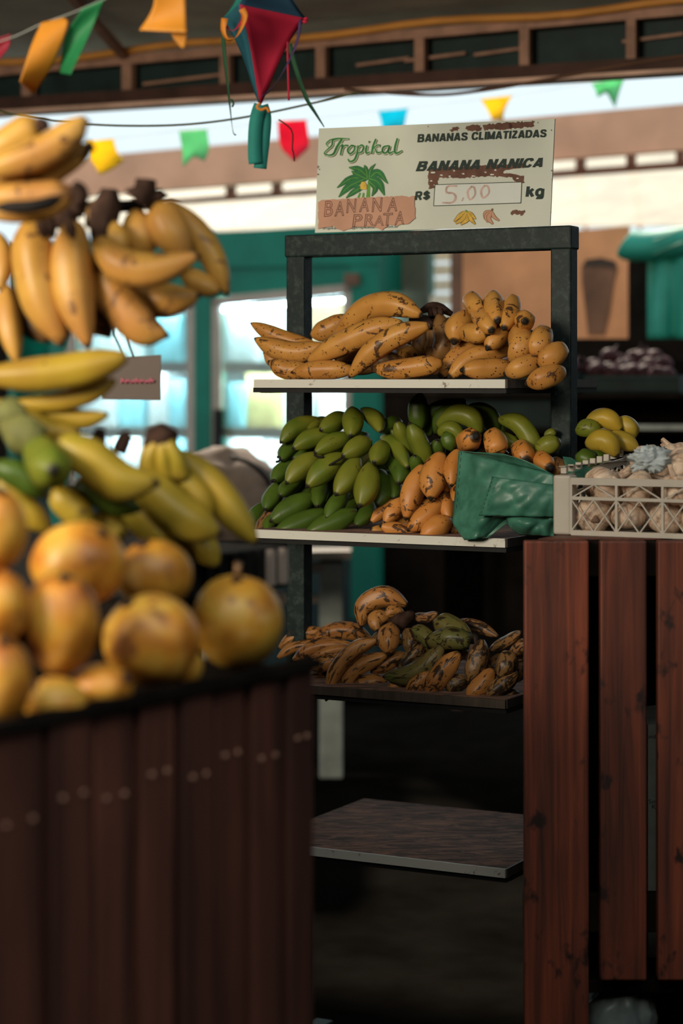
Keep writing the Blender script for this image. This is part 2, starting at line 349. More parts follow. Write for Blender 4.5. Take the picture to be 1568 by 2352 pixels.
for i, (x0, y0, x1, y1, k) in enumerate(packs):
    o = RB(MB(), x0, y0, y1, x1, y0, y1, S_K+.14+.03*(i % 3), S_K+.36).build('drink_carton', pk[k]); bevel(o, .012, 3)
    tag(o, f"{'wide' if x1-x0 > 65 else 'narrow' if x1-x0 > 50 else 'slim'} {pw[k]} carton on the {prow[y1]} shelf of the {'right' if x0 > 450 else 'left'} fridge door", 'carton', 'cartons in the fridge')

# grey price card hung on strings
pc = thing('price_card', 'grey hanging card with faint pink writing beside the lower bananas', 'card', W(300, 920, 3.05))
MB().quadslab([W(234, 918, 3.05), W(369, 920, 3.05), W(370, 815, 3.05), W(238, 822, 3.05)], (0, .003, 0)).build('card', M['paper'], pc)
MB().tube([W(285, 818, 3.05), W(262, 770, 3.0), W(240, 476, 2.52)], .0015, 6).build('string', M['b_plantd'], pc)
MB().tube([W(306, 818, 3.05), W(288, 770, 3.0), W(250, 476, 2.52)], .0015, 6).build('string', M['b_plantd'], pc)
for k in range(7):
    x = 278+k*11; MB().tube(catmull([W(x, 880, 3.047), W(x+3, 868+(k % 3)*3, 3.047), W(x+6, 878, 3.047), W(x+9, 872, 3.047)], 8), .0012, 5).build('writing', M['pinkink'], pc)

# middle and right background
tag(RB(MB(), 868, 570, 1420, 978, 560, 1420, 4.2, 4.24).build('board_panel', flat('grey_green_board', (.09,.105,.075), .7, .3, 5)), 'dull grey green board between the fridge and the bright gap', 'panel')
lv = thing('white_louvre', 'bright white louvred panel seen through the top of the rack', 'louvre', RP(1008, 800, 5.0))
for k in range(7):
    RB(MB(), 930, 575+k*34, 602+k*34, 1060, 572+k*34, 599+k*34, 5.0+.01*(k % 2), 5.03).build('slat', M['awning'], lv)
tag(RB(MB(), 1034, 560, 1640, 1066, 560, 1646, 4.1, 4.2).build('timber_post', M['brownrail']), 'dark brown timber post left of the brown banner', 'post')
bn = thing('brown_banner', 'large orange brown banner printed with a dark cup', 'banner', RP(1250, 790, 3.6))
M['banner'] = flat('orange_brown_vinyl', (.76,.33,.15), .6, .35, 3.2)
RB(MB(), 1062, 548, 786, 1442, 520, 786, 3.6, 3.62).build('sheet', M['banner'], bn)
for px in (1066, 1438): RB(MB(), px-5, 540, 1680, px+5, 540, 1684, 3.62, 3.64).build('pole', M['dark'], bn)
cup = [(1335,612),(1345,596),(1380,592),(1412,600),(1418,620),(1410,650),(1400,720),(1388,770),(1350,770),(1342,700),(1336,650)]
MB().poly([RP(x, y, 3.596) for x, y in cup], Vector((SN, CS, 0))*.002).build('printed_cup', flat('brown_print', (.20,.09,.05), .6, .4, 8), bn)
MB().poly([RP(x, y, 3.594) for x, y in [(1345,596),(1380,592),(1412,600),(1416,618),(1378,612),(1340,614)]], Vector((SN, CS, 0))*.001).build('printed_lid', flat('dark_print', (.06,.035,.025), .6, .3, 8), bn)
tag(RB(MB(), 1442, 600, 1100, 1486, 600, 1100, 3.5, 3.56).build('dark_post', M['dark']), 'near black post at the right end of the brown banner', 'post')
# rolled green tarpaulin
tp = thing('green_tarpaulin', 'green tarpaulin rolled at the top and hanging down at far right', 'tarpaulin', RP(1530, 780, 3.3))
M['tarpg'] = flat('sea_green_tarp', (.025,.31,.23), .5, .3, 5)
MB().tube(catmull([RP(1436, 560, 3.3), RP(1450, 566, 3.3), RP(1500, 566, 3.3), RP(1600, 552, 3.3), RP(1720, 545, 3.3)], 20), [.035, .048]+[.05]*18, 20, lobes=3, lob=.04).build('roll', M['tarpg'], tp, True)
g = MB(); nx, ny = 24, 10
for j in range(ny):
    for i in range(nx):
        px = 1486+i*10; s = 3.3+.012*math.sin(i*1.3)+.01*math.sin(i*.6+j*.4)
        g.v.append(RP(px, 590+j*21.5, s))
g.f = [(j*nx+i, j*nx+i+1, (j+1)*nx+i+1, (j+1)*nx+i) for j in range(ny-1) for i in range(nx-1)]
o = g.build('hanging_sheet', M['tarpg'], tp, True); o.modifiers.new('solid', 'SOLIDIFY').thickness = .004
for y0, y1, in ((535, 515), (566, 546)):
    MB().tube([RP(1500, y0+18, 3.235), RP(1568, y1+10, 3.235)], .0025, 6).build('seam', flat('pale_seam', (.10,.30,.2), .6), tp)
# dark produce stand with onion crates
ps = thing('produce_stand', 'dark produce stand with plank shelves in the right background', 'stand', RP(1300, 1480, 2.7))
RB(MB(), 1005, 900, 1460, 1020, 900, 1460, 2.6, 2.9).build('side', M['dark'], ps)
for y in (905, 985, 1180):
    RB(MB(), 880, y, y+10, 1800, y, y+10, 2.55, 3.1).build('shelf', M['dark'], ps)
RB(MB(), 1330, 975, 988, 1800, 975, 988, 2.53, 2.55).build('shelf_edge', M['whitepaint'], ps)
RB(MB(), 880, 778, 1460, 1800, 778, 1460, 3.1, 3.13).build('back', M['dark'], ps)
def bcrate(x0, x1, y0, y1, s0, s1, lab):
    t_ = thing('plastic_crate', lab, 'crate', RP((x0+x1)/2, y1, (s0+s1)/2))
    RB(MB(), x0, y0, y1, x1, y0, y1, s0, s0+.01).build('front', M['darkteal'], t_)
    RB(MB(), x0, y0, y1, x0+6, y0, y1, s0+.01, s1).build('end', M['darkteal'], t_)
    RB(MB(), x1-6, y0, y1, x1, y0, y1, s0+.01, s1).build('end', M['darkteal'], t_)
    RB(MB(), x0, y1-6, y1, x1, y1-6, y1, s0, s1).build('bottom', M['darkteal'], t_)
    RB(MB(), x0+2, y0, y0+9, x1-2, y0, y0+9, s0-.012, s0).build('rim', M['darkteal'], t_)
bcrate(1030, 1265, 915, 985, 2.62, 2.95, 'dark teal crate behind the right rack post')
bcrate(1340, 1560, 862, 903, 2.62, 2.95, 'dark teal onion crate at the right end of the stand')
bcrate(1110, 1325, 855, 903, 2.62, 2.95, 'dark teal onion crate hidden by the right rack post')
bcrate(1340, 1600, 1085, 1178, 2.62, 2.95, 'dark teal crate on the shelf behind the garlic')
on = MB().tube([Vector((0,0,z*.03)) for z in (-1,-.95,-.7,-.3,.1,.5,.78,.92,1.2,1.5)], [r*.03 for r in (.06,.3,.72,.97,1.0,.82,.5,.22,.1,.06)], 14, lobes=7, lob=.015)
m, t, b = nt('red_onion_skin'); t.links.new(ramp(t, noisen(t, coords(t, (60, 60, 8)), 1.2), [(.3, (.018,.005,.007)), (.7, (.06,.016,.02))]), b.inputs['Base Color']); b.inputs['Specular IOR Level'].default_value = .15; b.inputs['Roughness'].default_value = .6
on0 = on.build('red_onion', m, smooth=True); tag(on0, 'dark red onion heaped in a crate in the right background', 'onion', 'red onions in the background crates')
first = True
for (x0, x1, yb) in ((1120, 1320, 872), (1350, 1556, 876)):
    for r_ in range(3):
        for k in range(8-r_):
            px = x0+14+(x1-x0-28)*(k+.5*r_)/7; p = RP(px, yb-r_*17+random.uniform(-3, 3), 2.70+.05*r_+random.uniform(0, .03))
            ro = (random.uniform(-1, 1), random.uniform(-1, 1), random.uniform(0, 6))
            if first: on0.location = p; on0.rotation_euler = ro; first = False; oo = on0
            else: oo = copy_tree(on0, p, ro)
            oo['label'] = ('bottom', 'middle', 'top')[r_]+' row dark red onion in the crate '+('behind the right rack post' if x0 < 1200 else 'right of the rack')
# white-legged table
tb = thing('white_leg_table', 'old table with chipped white leg behind the rack', 'table', W(760, 1783, 6.7))
bevel(MB().box(W(760, 1535, 6.7), (.037, 0, 0), (0, .03, 0), (0, 0, .342)).build('leg', M['whitepaint'], tb), .006)
bevel(MB().box(W(470, 1535, 6.7), (.037, 0, 0), (0, .03, 0), (0, 0, .342)).build('leg', M['whitepaint'], tb), .006)
MB().hexa([W(330,1290,6.6), W(806,1284,6.6), W(806,1270,7.3), W(330,1276,7.3), W(330,1272,6.6), W(806,1266,6.6), W(806,1256,7.3), W(330,1262,7.3)]).build('table_top', M['alu'], tb)
MB().bar(W(470, 1385, 6.7), W(745, 1375, 6.7), .03, .022).build('stretcher', M['alu'], tb)
MB().bar(W(470, 1310, 6.68), W(745, 1302, 6.68), .03, .03).build('apron', M['alu'], tb)
MB().bar(W(560, 1310, 6.6), W(680, 1385, 6.6), .012, .014).build('brace', M['alu'], tb)
# produce basket and sack on that table
bk = thing('mesh_basket', 'black mesh basket of mixed fruit on the background table', 'basket', W(600, 1270, 6.8))
for k in range(14):
    x = 500+k*12; MB().bar(W(x, 1268, 6.72), W(x-2, 1215, 6.70), .006, .006).build('wire', M['black'], bk)
for y in (1216, 1240, 1265):
    MB().bar(W(496, y, 6.7), W(664, y, 6.7), .01, .01).build('rim', M['whitepaint' if y == 1265 else 'black'], bk)
MB().hexa([W(496,1268,6.74), W(664,1268,6.74), W(664,1266,7.1), W(496,1266,7.1), W(496,1262,6.74), W(664,1262,6.74), W(664,1260,7.1), W(496,1260,7.1)]).build('base', M['black'], bk)
fy = MB().tube([Vector((0,0,z*.035)) for z in (-1,-.9,-.5,0,.5,.9,1.1)], [r*.035 for r in (.1,.5,.88,1,.85,.45,.1)], 12).build('yellow_fruit', M['b_yellow'], smooth=True)
tag(fy, 'small yellow fruit in the mesh basket on the background table', 'fruit', 'fruit in the background basket')
for i, (x, y) in enumerate(((515,1240),(545,1245),(575,1238),(605,1246),(636,1240),(530,1215),(562,1212),(594,1216),(625,1212))):
    p = W(x, y, 6.86)
    if i == 0: fy.location = p
    else: copy_tree(fy, p, (i, i*2, i))
def blob(name, c, r, mat, amp=.12, fr=3, seed=0, parent=None, squash=None, nu=40, nv=24, fold=0):
    g = MB(); c = Vector(c)
    for j in range(nv+1):
        ph = math.pi*j/nv
        for i in range(nu):
            a = 2*math.pi*i/nu; d = Vector((math.sin(ph)*math.cos(a), math.sin(ph)*math.sin(a), -math.cos(ph)))
            n_ = noise.fractal(d*fr+Vector((seed, seed*2, 0)), 1, 2, 4)*amp
            if fold: n_ += fold*abs(noise.noise(d*fr*2.2+Vector((0, seed, 3))))
            p = Vector((d.x*r[0], d.y*r[1], d.z*r[2]))*(1+n_)
            if squash is not None: p.z = max(p.z, squash)
            g.v.append(c+p); g.uv.append((i/nu, j/nv))
    g.f = [(j*nu+i, j*nu+(i+1) % nu, (j+1)*nu+(i+1) % nu, (j+1)*nu+i) for j in range(nv) for i in range(nu)]
    return g.build(name, mat, parent, True)
sk = blob('covered_sack', W(520, 1140, 6.0), (.155, .14, .14), flat('grey_brown_sacking', (.26,.20,.165), .85, .3, 12), .10, 2.5, 3)
tag(sk, 'grey brown sack heaped beyond the yellow green bananas', 'sack')
tag(MB().tube(catmull([W(530, 1050, 5.86), W(575, 1065, 5.86), W(612, 1100, 5.9), W(618, 1120, 5.95)], 12), .006, 8).build('sack_strap', M['black'], smooth=True), 'black strap curving over the grey brown sack', 'strap')
tag(bx(-1.35, -.12, 5.9, 6.5, .72, .80).build('plank_bench', M['dark']), 'dark plank bench under the grey brown sack', 'bench')
# wall behind everything, low
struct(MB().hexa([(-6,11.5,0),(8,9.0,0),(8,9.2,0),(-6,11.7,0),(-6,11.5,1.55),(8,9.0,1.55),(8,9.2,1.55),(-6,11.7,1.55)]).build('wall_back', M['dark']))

# ------------------------------------------------------------------ banana builder
def prof(t, tip, neck, ta=.42):
    a = min(t/ta, 1); b = min((1-t)/(ta*.85), 1)
    return (tip+(1-tip)*(1-(1-a)**2.1))*(neck+(1-neck)*(1-(1-b)**2.1))
def banana(par, P, w, mat, tip=.26, neck=.34, nub=True, ta=.42, ns=18, seg=15):
    """P: world points from blossom tip to stem, w: max thickness (m)"""
    pts = catmull(P, ns); L = sum((pts[i+1]-pts[i]).length for i in range(ns-1))
    rad = [w/2*prof(i/(ns-1), tip, neck, ta) for i in range(ns)]
    d0 = (pts[0]-pts[1]).normalized(); d1 = (pts[-1]-pts[-2]).normalized()
    pts = [pts[0]+d0*rad[0]*.45]+pts+[pts[-1]+d1*rad[-1]*.4]; rad = [rad[0]*.6]+rad+[rad[-1]*.6]
    mb = MB().tube(pts, rad, seg, lobes=5, lob=.085 if 'plant' in mat else .055)
    o = mb.build('banana', M[mat], par, True)
    if nub:
        k = rad[1]*.62
        MB().tube([pts[0]-d0*k*.2, pts[0]+d0*k*.3, pts[0]+d0*k*.75], [k*.95, k*.9, k*.55], 8).build('tip', M['tip'], o, True)
    return o
def bunch(name, label, z, rows, mat, s0=.05, plane='rack', Y0=None, ds=.05, group=None, cat='bananas', fat=1.14, ta=.42, nub=True, tip=.26, neck=.34):
    """rows: (width_zoom, depth offset, [(zx, zy[, extra depth])...][, material])"""
    ox, oy, k = z
    def pt(q, d):
        px, py = ox+q[0]/k, oy+q[1]/k
        return RP(px, py, s0+d) if plane == 'rack' else W(px, py, Y0+d)
    built = []
    for r in rows:
        w, d, pl = r[:3]; n = len(pl); P = []
        for i, q in enumerate(pl):
            e = q[2] if len(q) > 2 else ds*(i/(n-1))
            P.append(pt(q, d+e))
        Y = P[n//2].y; built.append((P, w*fat/k*Y/F, r[3] if len(r) > 3 else mat))
    lo = min((p for P, *_ in built for p in P), key=lambda p: p.z)
    root = thing(name, label, cat, lo, group)
    for P, w, m_ in built: banana(root, P, w, m_, tip, neck, nub, ta)
    return root, pt
def crown(root, pts, rad, mat='crown', name='crown'):
    rad = [r_*.72 for r_ in rad]
    n = 8; P = catmull(pts, n); k = len(rad)-1
    R_ = [rad[min(int(i/(n-1)*k), k-1)]*(1-(i/(n-1)*k-min(int(i/(n-1)*k), k-1)))+rad[min(int(i/(n-1)*k), k-1)+1]*(i/(n-1)*k-min(int(i/(n-1)*k), k-1)) for i in range(n)]
    return MB().tube(P, R_, 12, lobes=5, lob=.10).build(name, M[mat], root, True)

# ------------------------------------------------------------------ the rack
WR, DR = .481, .43
rk = thing('display_rack', 'dark green chipped metal rack with four laminate shelves in the centre', 'rack', RL(-.24, .215, 0))
cw, cd = Vector((CS, -SN, 0)), Vector((SN, CS, 0))
def rbox(a0, a1, s0, s1, z0, z1): return MB().hexa([RL(a0,s0,z0), RL(a1,s0,z0), RL(a1,s1,z0), RL(a0,s1,z0), RL(a0,s0,z1), RL(a1,s0,z1), RL(a1,s1,z1), RL(a0,s1,z1)])
ZB = E+.267; SP0, SP1 = .20, .235
bevel(rbox(-WR-.046, -WR-.008, SP0, SP1, 0, ZB-.002).build('post', M['rackpaint'], rk), .003)
bevel(rbox(.000, .038, SP0, SP1, 0, ZB-.002).build('post', M['rackpaint'], rk), .003)
bevel(rbox(-WR-.048, .040, SP0-.003, SP1+.003, ZB-.041, ZB).build('top_bar', M['rackpaint'], rk), .003)
for a in (-WR-.027, .019):
    bevel(rbox(a-.018, a+.018, .12, .32, 0, .03).build('foot', M['rackpaint'], rk), .003)
zs = [E-.0012, E-.2665, E-.535, E-.8165]
for i, z in enumerate(zs):
    sh = bevel(rbox(-WR, 0, .004, DR, z-.014, z).build('shelf_board', M['laminate'], rk), .001, 1)
    o = rbox(-WR, 0, -.001, .004, z-.0145, z+.0002).build('edge_strip', M['edging'] if i != 2 else M['rawwood'], sh)
    rbox(-.002, .002, .004, DR, z-.0145, z+.0002).build('side_edge', M['rawwood'], sh)
    rbox(-WR-.004, .0, .004, .022, z-.023, z-.0145).build('support_frame', M['black'], rk)
    rbox(-WR-.004, .0, DR-.02, DR, z-.023, z-.0145).build('support_frame', M['black'], rk)
    for a in (-WR, -.016): rbox(a, a+.016, .022, DR-.02, z-.024, z-.0146).build('support_frame', M['black'], rk)
    for a in (-WR-.008, -.004): rbox(a, a+.012, SP0-.01, SP1+.01, z-.024, z-.0146).build('bracket', M['black'], rk)

# ------------------------------------------------------------------ the price sign
def text_mesh(body, bold=.0, shear=0, fillnone=False, space=1.0):
    cu = bpy.data.curves.new('t', 'FONT'); cu.body = body; cu.offset = bold; cu.shear = shear; cu.space_character = space
    cu.resolution_u = 5
    if fillnone: cu.fill_mode = 'NONE'; cu.bevel_depth = fillnone; cu.bevel_resolution = 0
    o = bpy.data.objects.new('t', cu); C.objects.link(o); bpy.context.view_layer.update()
    me = bpy.data.meshes.new_from_object(o.evaluated_get(bpy.context.evaluated_depsgraph_get()))
    vs = [v.co.copy() for v in me.vertices]; fs = [tuple(p.vertices) for p in me.polygons]
    bpy.data.objects.remove(o); bpy.data.curves.remove(cu); bpy.data.meshes.remove(me)
    return vs, fs
S_S = SP0-.0035                                # plane of the sign face in rack frame
def SG(zx, zy, lift=0): return RP(690+zx/2.5705, 260+zy/2.5705, S_S-lift)
sgn = thing('price_sign', 'weathered white banana price sign standing on the rack top', 'sign', RP(995, 530, S_S))
M['signw'] = flat('yellowed_white_sign', (.60,.635,.555), .65, .14, 4)
q = [SG(85, 706), SG(1472, 664), SG(1500, 33), SG(108, 90)]
MB().quadslab(q, cd*.0035).build('panel', M['signw'], sgn)
ink = {'dk': flat('black_green_ink', (.012,.03,.025), .6, .1), 'gr': flat('leaf_green_ink', (.02,.16,.045), .6, .35, 60), 'lg': flat('bright_green_ink', (.10,.30,.04), .6, .2),
       'og': flat('olive_outline_ink', (.10,.09,.03), .6, .2), 'br': flat('torn_brown_backing', (.17,.085,.06), .8, .35, 60), 'tape': flat('brown_paper_tape', (.52,.29,.20), .75, .12, 14),
       'pen': flat('brown_pen', (.16,.07,.055), .8, .2), 'rd': flat('faded_red_marker', (.60,.44,.39), .85, .35, 60), 'yl': flat('banana_yellow_ink', (.65,.42,.06), .6, .3, 90), 'wt': flat('clean_white_ink', (.66,.70,.66), .6, .04),
       'ol': flat('banana_line_ink', (.20,.10,.03), .6, .2), 'rd2': flat('pen_red', (.30,.10,.09), .8, .2)}
def sign_text(body, quad, mat, lift, bold=.0, shear=0, fillnone=False, space=1.0, name='lettering'):
    vs, fs = text_mesh(body, bold, shear, fillnone, space)
    x0, x1 = min(v.x for v in vs), max(v.x for v in vs); y0, y1 = min(v.y for v in vs), max(v.y for v in vs)
    bl, br_, tr_, tl = [Vector(p) for p in quad]; g = MB()
    for v in vs:
        u, w = (v.x-x0)/(x1-x0), (v.y-y0)/(y1-y0)
        p = bl.lerp(br_, u).lerp(tl.lerp(tr_, u), w); g.v.append(SG(p.x, p.y, lift))
    g.f = fs
    return g.build(name, ink[mat], sgn)
def sp(pts, mat, lift, name='print'):            # a printed flat shape on the sign
    return MB().poly([SG(x, y, lift) for x, y in pts], cd*.0002).build(name, ink[mat], sgn)
def stroke(pts, wid, n=16):                      # flat ribbon in zoom coordinates with varying width, returned as quads
    P = catmull([Vector((x, y, 0)) for x, y in pts], n); out = []
    k = len(wid)-1
    for i, p in enumerate(P):
        t_ = (P[min(i+1, n-1)]-P[max(i-1, 0)]).normalized(); nn = Vector((-t_.y, t_.x, 0))
        f_ = i/(n-1)*k; j = min(int(f_), k-1); w = wid[j]*(1-f_+j)+wid[j+1]*(f_-j)
        out.append((p-nn*w/2, p+nn*w/2))
    return out
def sign_strokes(strokes, mat, lift, grow=0, dx=0, dy=0, name='lettering'):
    g = MB()
    for pts, wid in strokes:
        R_ = stroke(pts, [w+grow for w in wid]); n0 = len(g.v)
        for a, b_ in R_: g.v += [SG(a.x+dx, a.y+dy, lift), SG(b_.x+dx, b_.y+dy, lift)]
        g.f += [(n0+2*i, n0+2*i+1, n0+2*i+3, n0+2*i+2) for i in range(len(R_)-1)]
    return g.build(name, ink[mat], sgn)
# torn brown patches
def ragged(pts, amp=5, n=7, seed=1):
    rr = random.Random(seed); out = []
    for i in range(len(pts)):
        a, b_ = pts[i], pts[(i+1) % len(pts)]; m_ = max(1, int(math.hypot(b_[0]-a[0], b_[1]-a[1])/n))
        for k in range(m_):
            t_ = k/m_; out.append((a[0]+(b_[0]-a[0])*t_+rr.uniform(-amp, amp)*.5, a[1]+(b_[1]-a[1])*t_+rr.uniform(-amp, amp)*.5))
    return out
sp(ragged([(752,345),(775,325),(1000,312),(1312,294),(1314,324),(1240,332),(1180,350),(1262,362),(1318,368),(1320,412),(1262,402),(1250,378),(1100,372),(960,384),(815,380),(805,436),(758,445)], 9, 9, 2), 'br', .0004, 'torn_patch')
for i, pz in enumerate([[(875,95),(910,80),(940,88),(930,106),(890,108)], [(972,80),(1010,66),(1058,72),(1075,92),(1050,106),(1020,100),(985,108)], [(1075,75),(1120,64),(1190,58),(1240,54),(1255,84),(1200,100),(1150,92),(1090,102)], [(1225,60),(1300,50),(1378,48),(1376,78),(1330,82),(1290,90),(1240,92)], [(1240,598),(1250,576),(1275,570),(1285,582),(1300,572),(1328,572),(1318,602)]]):
    sp(ragged(pz, 12, 8, 5+i), 'br', .0004, 'torn_patch')
for i, (x, y, w) in enumerate([(780,350,26),(830,366,14),(905,340,10),(960,358,16),(1020,372,18),(1090,348,14),(1150,335,12),(1240,345,34),(770,400,12),(790,425,9),(1280,385,12),(880,372,12),(1130,362,20)]):
    sp(ragged([(x-w/2, y-3), (x+w/2, y-4), (x+w/2, y+4), (x-w/2, y+3)], 4, 5, i), 'wt', .0006, 'torn_fleck')
GL = {'A': (.78, [[(.10,0),(.365,1)], [(.68,0),(.415,1)], [(.2,.27),(.58,.27)]]), 'B': (.74, [[(.1,0),(.1,1)], [(.1,.91),(.40,.91),(.55,.86),(.59,.73),(.53,.58),(.38,.53),(.1,.53)], [(.38,.53),(.58,.47),(.64,.30),(.58,.14),(.42,.09),(.1,.09)]]),
 'N': (.72, [[(.1,0),(.1,1)], [(.1,.99),(.62,.01)], [(.62,0),(.62,1)]]), 'S': (.70, [[(.61,.70),(.53,.86),(.34,.92),(.16,.86),(.11,.72),(.2,.59),(.36,.52),(.54,.44),(.62,.28),(.54,.13),(.35,.08),(.15,.14),(.08,.31)]]),
 'C': (.76, [[(.66,.68),(.56,.86),(.38,.92),(.2,.84),(.11,.65),(.1,.5),(.11,.35),(.2,.16),(.38,.08),(.56,.14),(.66,.33)]]), 'L': (.58, [[(.1,1),(.1,0)], [(.05,.09),(.56,.09)]]), 'I': (.2, [[(.1,0),(.1,1)]]),
 'M': (.86, [[(.1,0),(.1,1)], [(.1,1),(.43,.06)], [(.76,1),(.43,.06)], [(.76,0),(.76,1)]]), 'T': (.64, [[(.32,0),(.32,.95)], [(0,.91),(.64,.91)]]), 'Z': (.64, [[(.05,.91),(.58,.91)], [(.54,.88),(.1,.12)], [(.04,.09),(.60,.09)]]),
 'D': (.74, [[(.1,0),(.1,1)], [(.1,.91),(.34,.91),(.55,.82),(.64,.6),(.64,.4),(.55,.18),(.34,.09),(.1,.09)]]), 'R': (.74, [[(.1,0),(.1,1)], [(.1,.91),(.42,.91),(.57,.85),(.61,.70),(.56,.55),(.42,.48),(.1,.48)], [(.38,.46),(.64,0)]]),
 '$': (.70, [[(.61,.66),(.53,.80),(.34,.86),(.16,.80),(.11,.69),(.2,.58),(.36,.52),(.54,.45),(.62,.30),(.54,.18),(.35,.13),(.15,.18),(.08,.33)], [(.36,-.06),(.36,1.06)]]),
 'k': (.60, [[(.1,0),(.1,1)], [(.12,.34),(.52,.74)], [(.28,.48),(.54,0)]]), 'g': (.68, [[(.56,.74),(.56,-.02),(.50,-.16),(.32,-.20),(.12,-.14)], [(.56,.52),(.46,.66),(.30,.68),(.14,.56),(.10,.37),(.14,.18),(.30,.07),(.46,.10),(.56,.24)]]), ' ': (.32, [])}
def glyphs(body, quad, th, shear, lift, ylo=0, yhi=1, gap=.13):
    adv = sum(GL[c][0] for c in body)+gap*(len(body)-1); bl, br_, tr_, tl = [Vector(p) for p in quad]; x = 0
    for c in body:
        w, st = GL[c]; g = MB()
        for k_, pl in enumerate(st):
            n = 2 if len(pl) == 2 else 30; P = catmull([Vector((a, b_, 0)) for a, b_ in pl], n) if len(pl) > 2 else [Vector((a, b_, 0)) for a, b_ in pl]
            n0 = len(g.v)
            for i, p in enumerate(P):
                t_ = (P[min(i+1, n-1)]-P[max(i-1, 0)]).normalized(); nn = Vector((-t_.y, t_.x, 0))*th/2
                for q_ in (p-nn, p+nn):
                    yy = min(max(q_.y, ylo), yhi); u, v_ = (x+q_.x+shear*(yy-.5))/adv, (yy-ylo)/(yhi-ylo); z_ = bl.lerp(br_, u).lerp(tl.lerp(tr_, u), v_); g.v.append(SG(z_.x, z_.y, lift+k_*.00003))
            g.f += [(n0+2*i, n0+2*i+1, n0+2*i+3, n0+2*i+2) for i in range(n-1)]
        if st: g.build('letter', ink['dk'], sgn)
        x += w+gap
glyphs('BANANAS CLIMATIZADAS', [(692,172),(1450,141),(1450,95),(692,124)], .25, .10, .0010, gap=.10)
glyphs('BANANA NANICA', [(690,343),(1432,318),(1437,262),(694,284)], .27, .26, .0010, gap=.13)
glyphs('R$', [(676,516),(762,512),(762,456),(679,460)], .25, .06, .0010, -.06, 1.06)
glyphs('kg', [(1330,510),(1436,506),(1438,430),(1334,432)], .25, .06, .0010, -.28, 1)
sp([(796,424),(1303,408),(1299,528),(787,545)], 'wt', .0006, 'price_box')
for a, b_ in (((793,422),(1305,406)), ((1305,406),(1300,530)), ((1300,530),(785,547)), ((785,547),(793,422))):
    sign_strokes([([a, b_], [4, 4])], 'dk', .0009, name='box_line')
sign_strokes([([(925,430),(868,432),(862,468),(900,472),(916,498),(895,528),(835,528)], [9,12,14,12,16,12,9]), ([(962,498),(952,520)], [9,7]),
              ([(1010,432),(985,465),(1000,510),(1030,480),(1025,440),(1005,432)], [10,14,12,10,14,10]), ([(1085,428),(1065,460),(1078,500),(1112,470),(1105,432),(1082,428)], [10,14,12,10,14,10])], 'rd', .0009)
sign_text('tropikalbananas@tropikalbananas.com.br', [(130,692),(578,680),(578,660),(130,670)], 'dk', .0008, .004)
# brand word in script
T_ = [([(160,245),(140,240),(150,222),(185,190),(190,160),(220,150),(285,150)], [6,10,8,12,14,12,6]), ([(245,152),(215,200),(195,240),(165,248),(145,240)], [16,17,15,10,6]),
      ([(165,200),(152,180),(175,158),(200,152)], [5,9,9,8]),
      ([(235,195),(248,188),(240,225),(236,246)], [7,13,13,11]), ([(245,210),(262,190),(278,192)], [6,9,12]),
      ([(300,190),(278,215),(290,240),(315,222),(318,195),(298,190),(325,196)], [10,14,12,12,12,9,6]),
      ([(338,190),(335,230),(318,275),(290,285),(280,270)], [8,14,14,11,9]), ([(338,205),(358,188),(372,200),(362,228),(336,236)], [7,11,13,12,8]),
      ([(392,190),(386,215),(390,236),(412,228)], [11,14,13,7]), ([(402,165),(406,170)], [10,10]),
      ([(445,152),(428,195),(420,238)], [12,14,13]), ([(425,215),(450,190),(470,190)], [6,10,11]), ([(440,208),(452,232),(482,228)], [9,13,7]),
      ([(520,192),(490,200),(484,225),(500,236),(520,215),(525,192)], [10,13,14,12,10,8]), ([(525,192),(518,225),(528,236),(548,225)], [11,14,13,8]),
      ([(572,148),(560,190),(556,226),(568,236),(600,220)], [12,15,15,13,7])]
sign_strokes(T_, 'og', .0006, 5, 4, 4); sign_strokes(T_, 'wt', .0008, 5); sign_strokes(T_, 'lg', .0010); sign_strokes(T_, 'gr', .0012, -5, -1, -1)
# banana plant picture
leaves = [([(400,385),(350,335),(285,320)], 44), ([(395,385),(300,385),(215,440)], 42), ([(400,380),(290,430),(225,495)], 46), ([(405,385),(455,350),(515,415)], 46), ([(405,385),(460,410),(495,485)], 50),
          ([(395,385),(385,330),(376,305)], 26), ([(405,380),(412,335),(442,298)], 22), ([(395,390),(330,360),(300,340)], 30), ([(390,420),(320,460),(268,500)], 34), ([(400,400),(440,440),(420,490)], 34)]
for i, (pl, w) in enumerate(leaves):
    sign_strokes([(pl, [w*.35, w, w*.85, w*.15])], 'gr', .0008+.00012*i, name='printed_leaf')
    sign_strokes([(pl, [5, 4, 2])], 'lg', .0009+.00012*i, name='leaf_rib')
sign_strokes([([(408,385),(402,440),(398,500)], [14,18,24])], 'lg', .0007, name='printed_trunk')
sign_strokes([([(370,405),(372,450)], [20,40,34])], 'yl', .0022, name='printed_fruit'); sign_strokes([([(352,470),(340,500)], [10,12]), ([(372,470),(368,500)], [10,14])], 'lg', .0010, name='printed_stem')
# tape with hand lettering
sp(ragged([(103,525),(125,513),(350,500),(610,487),(640,494),(672,488),(676,620),(640,650),(560,664),(520,660),(480,690),(430,672),(330,668),(250,695),(190,668),(105,682)], 5, 12, 9), 'tape', .0026, 'tape')
for ch, (x0, y0, x1, y1) in zip('BANANAPRATA', [(138,518,190,612),(200,522,256,610),(270,508,330,590),(345,500,402,584),(420,500,484,584),(510,500,570,582), (305,598,365,672),(375,596,432,666),(432,606,490,668),(488,590,545,665),(555,580,610,660)]):
    if x0 < 600 and ch: pass
    sign_text(ch, [(x0,y1),(x1,y1-4),(x1,y0-2),(x0,y0)], 'pen' if ch != 'B' else 'rd2', .0030, .0, .12, .016, name='hand_lettering')
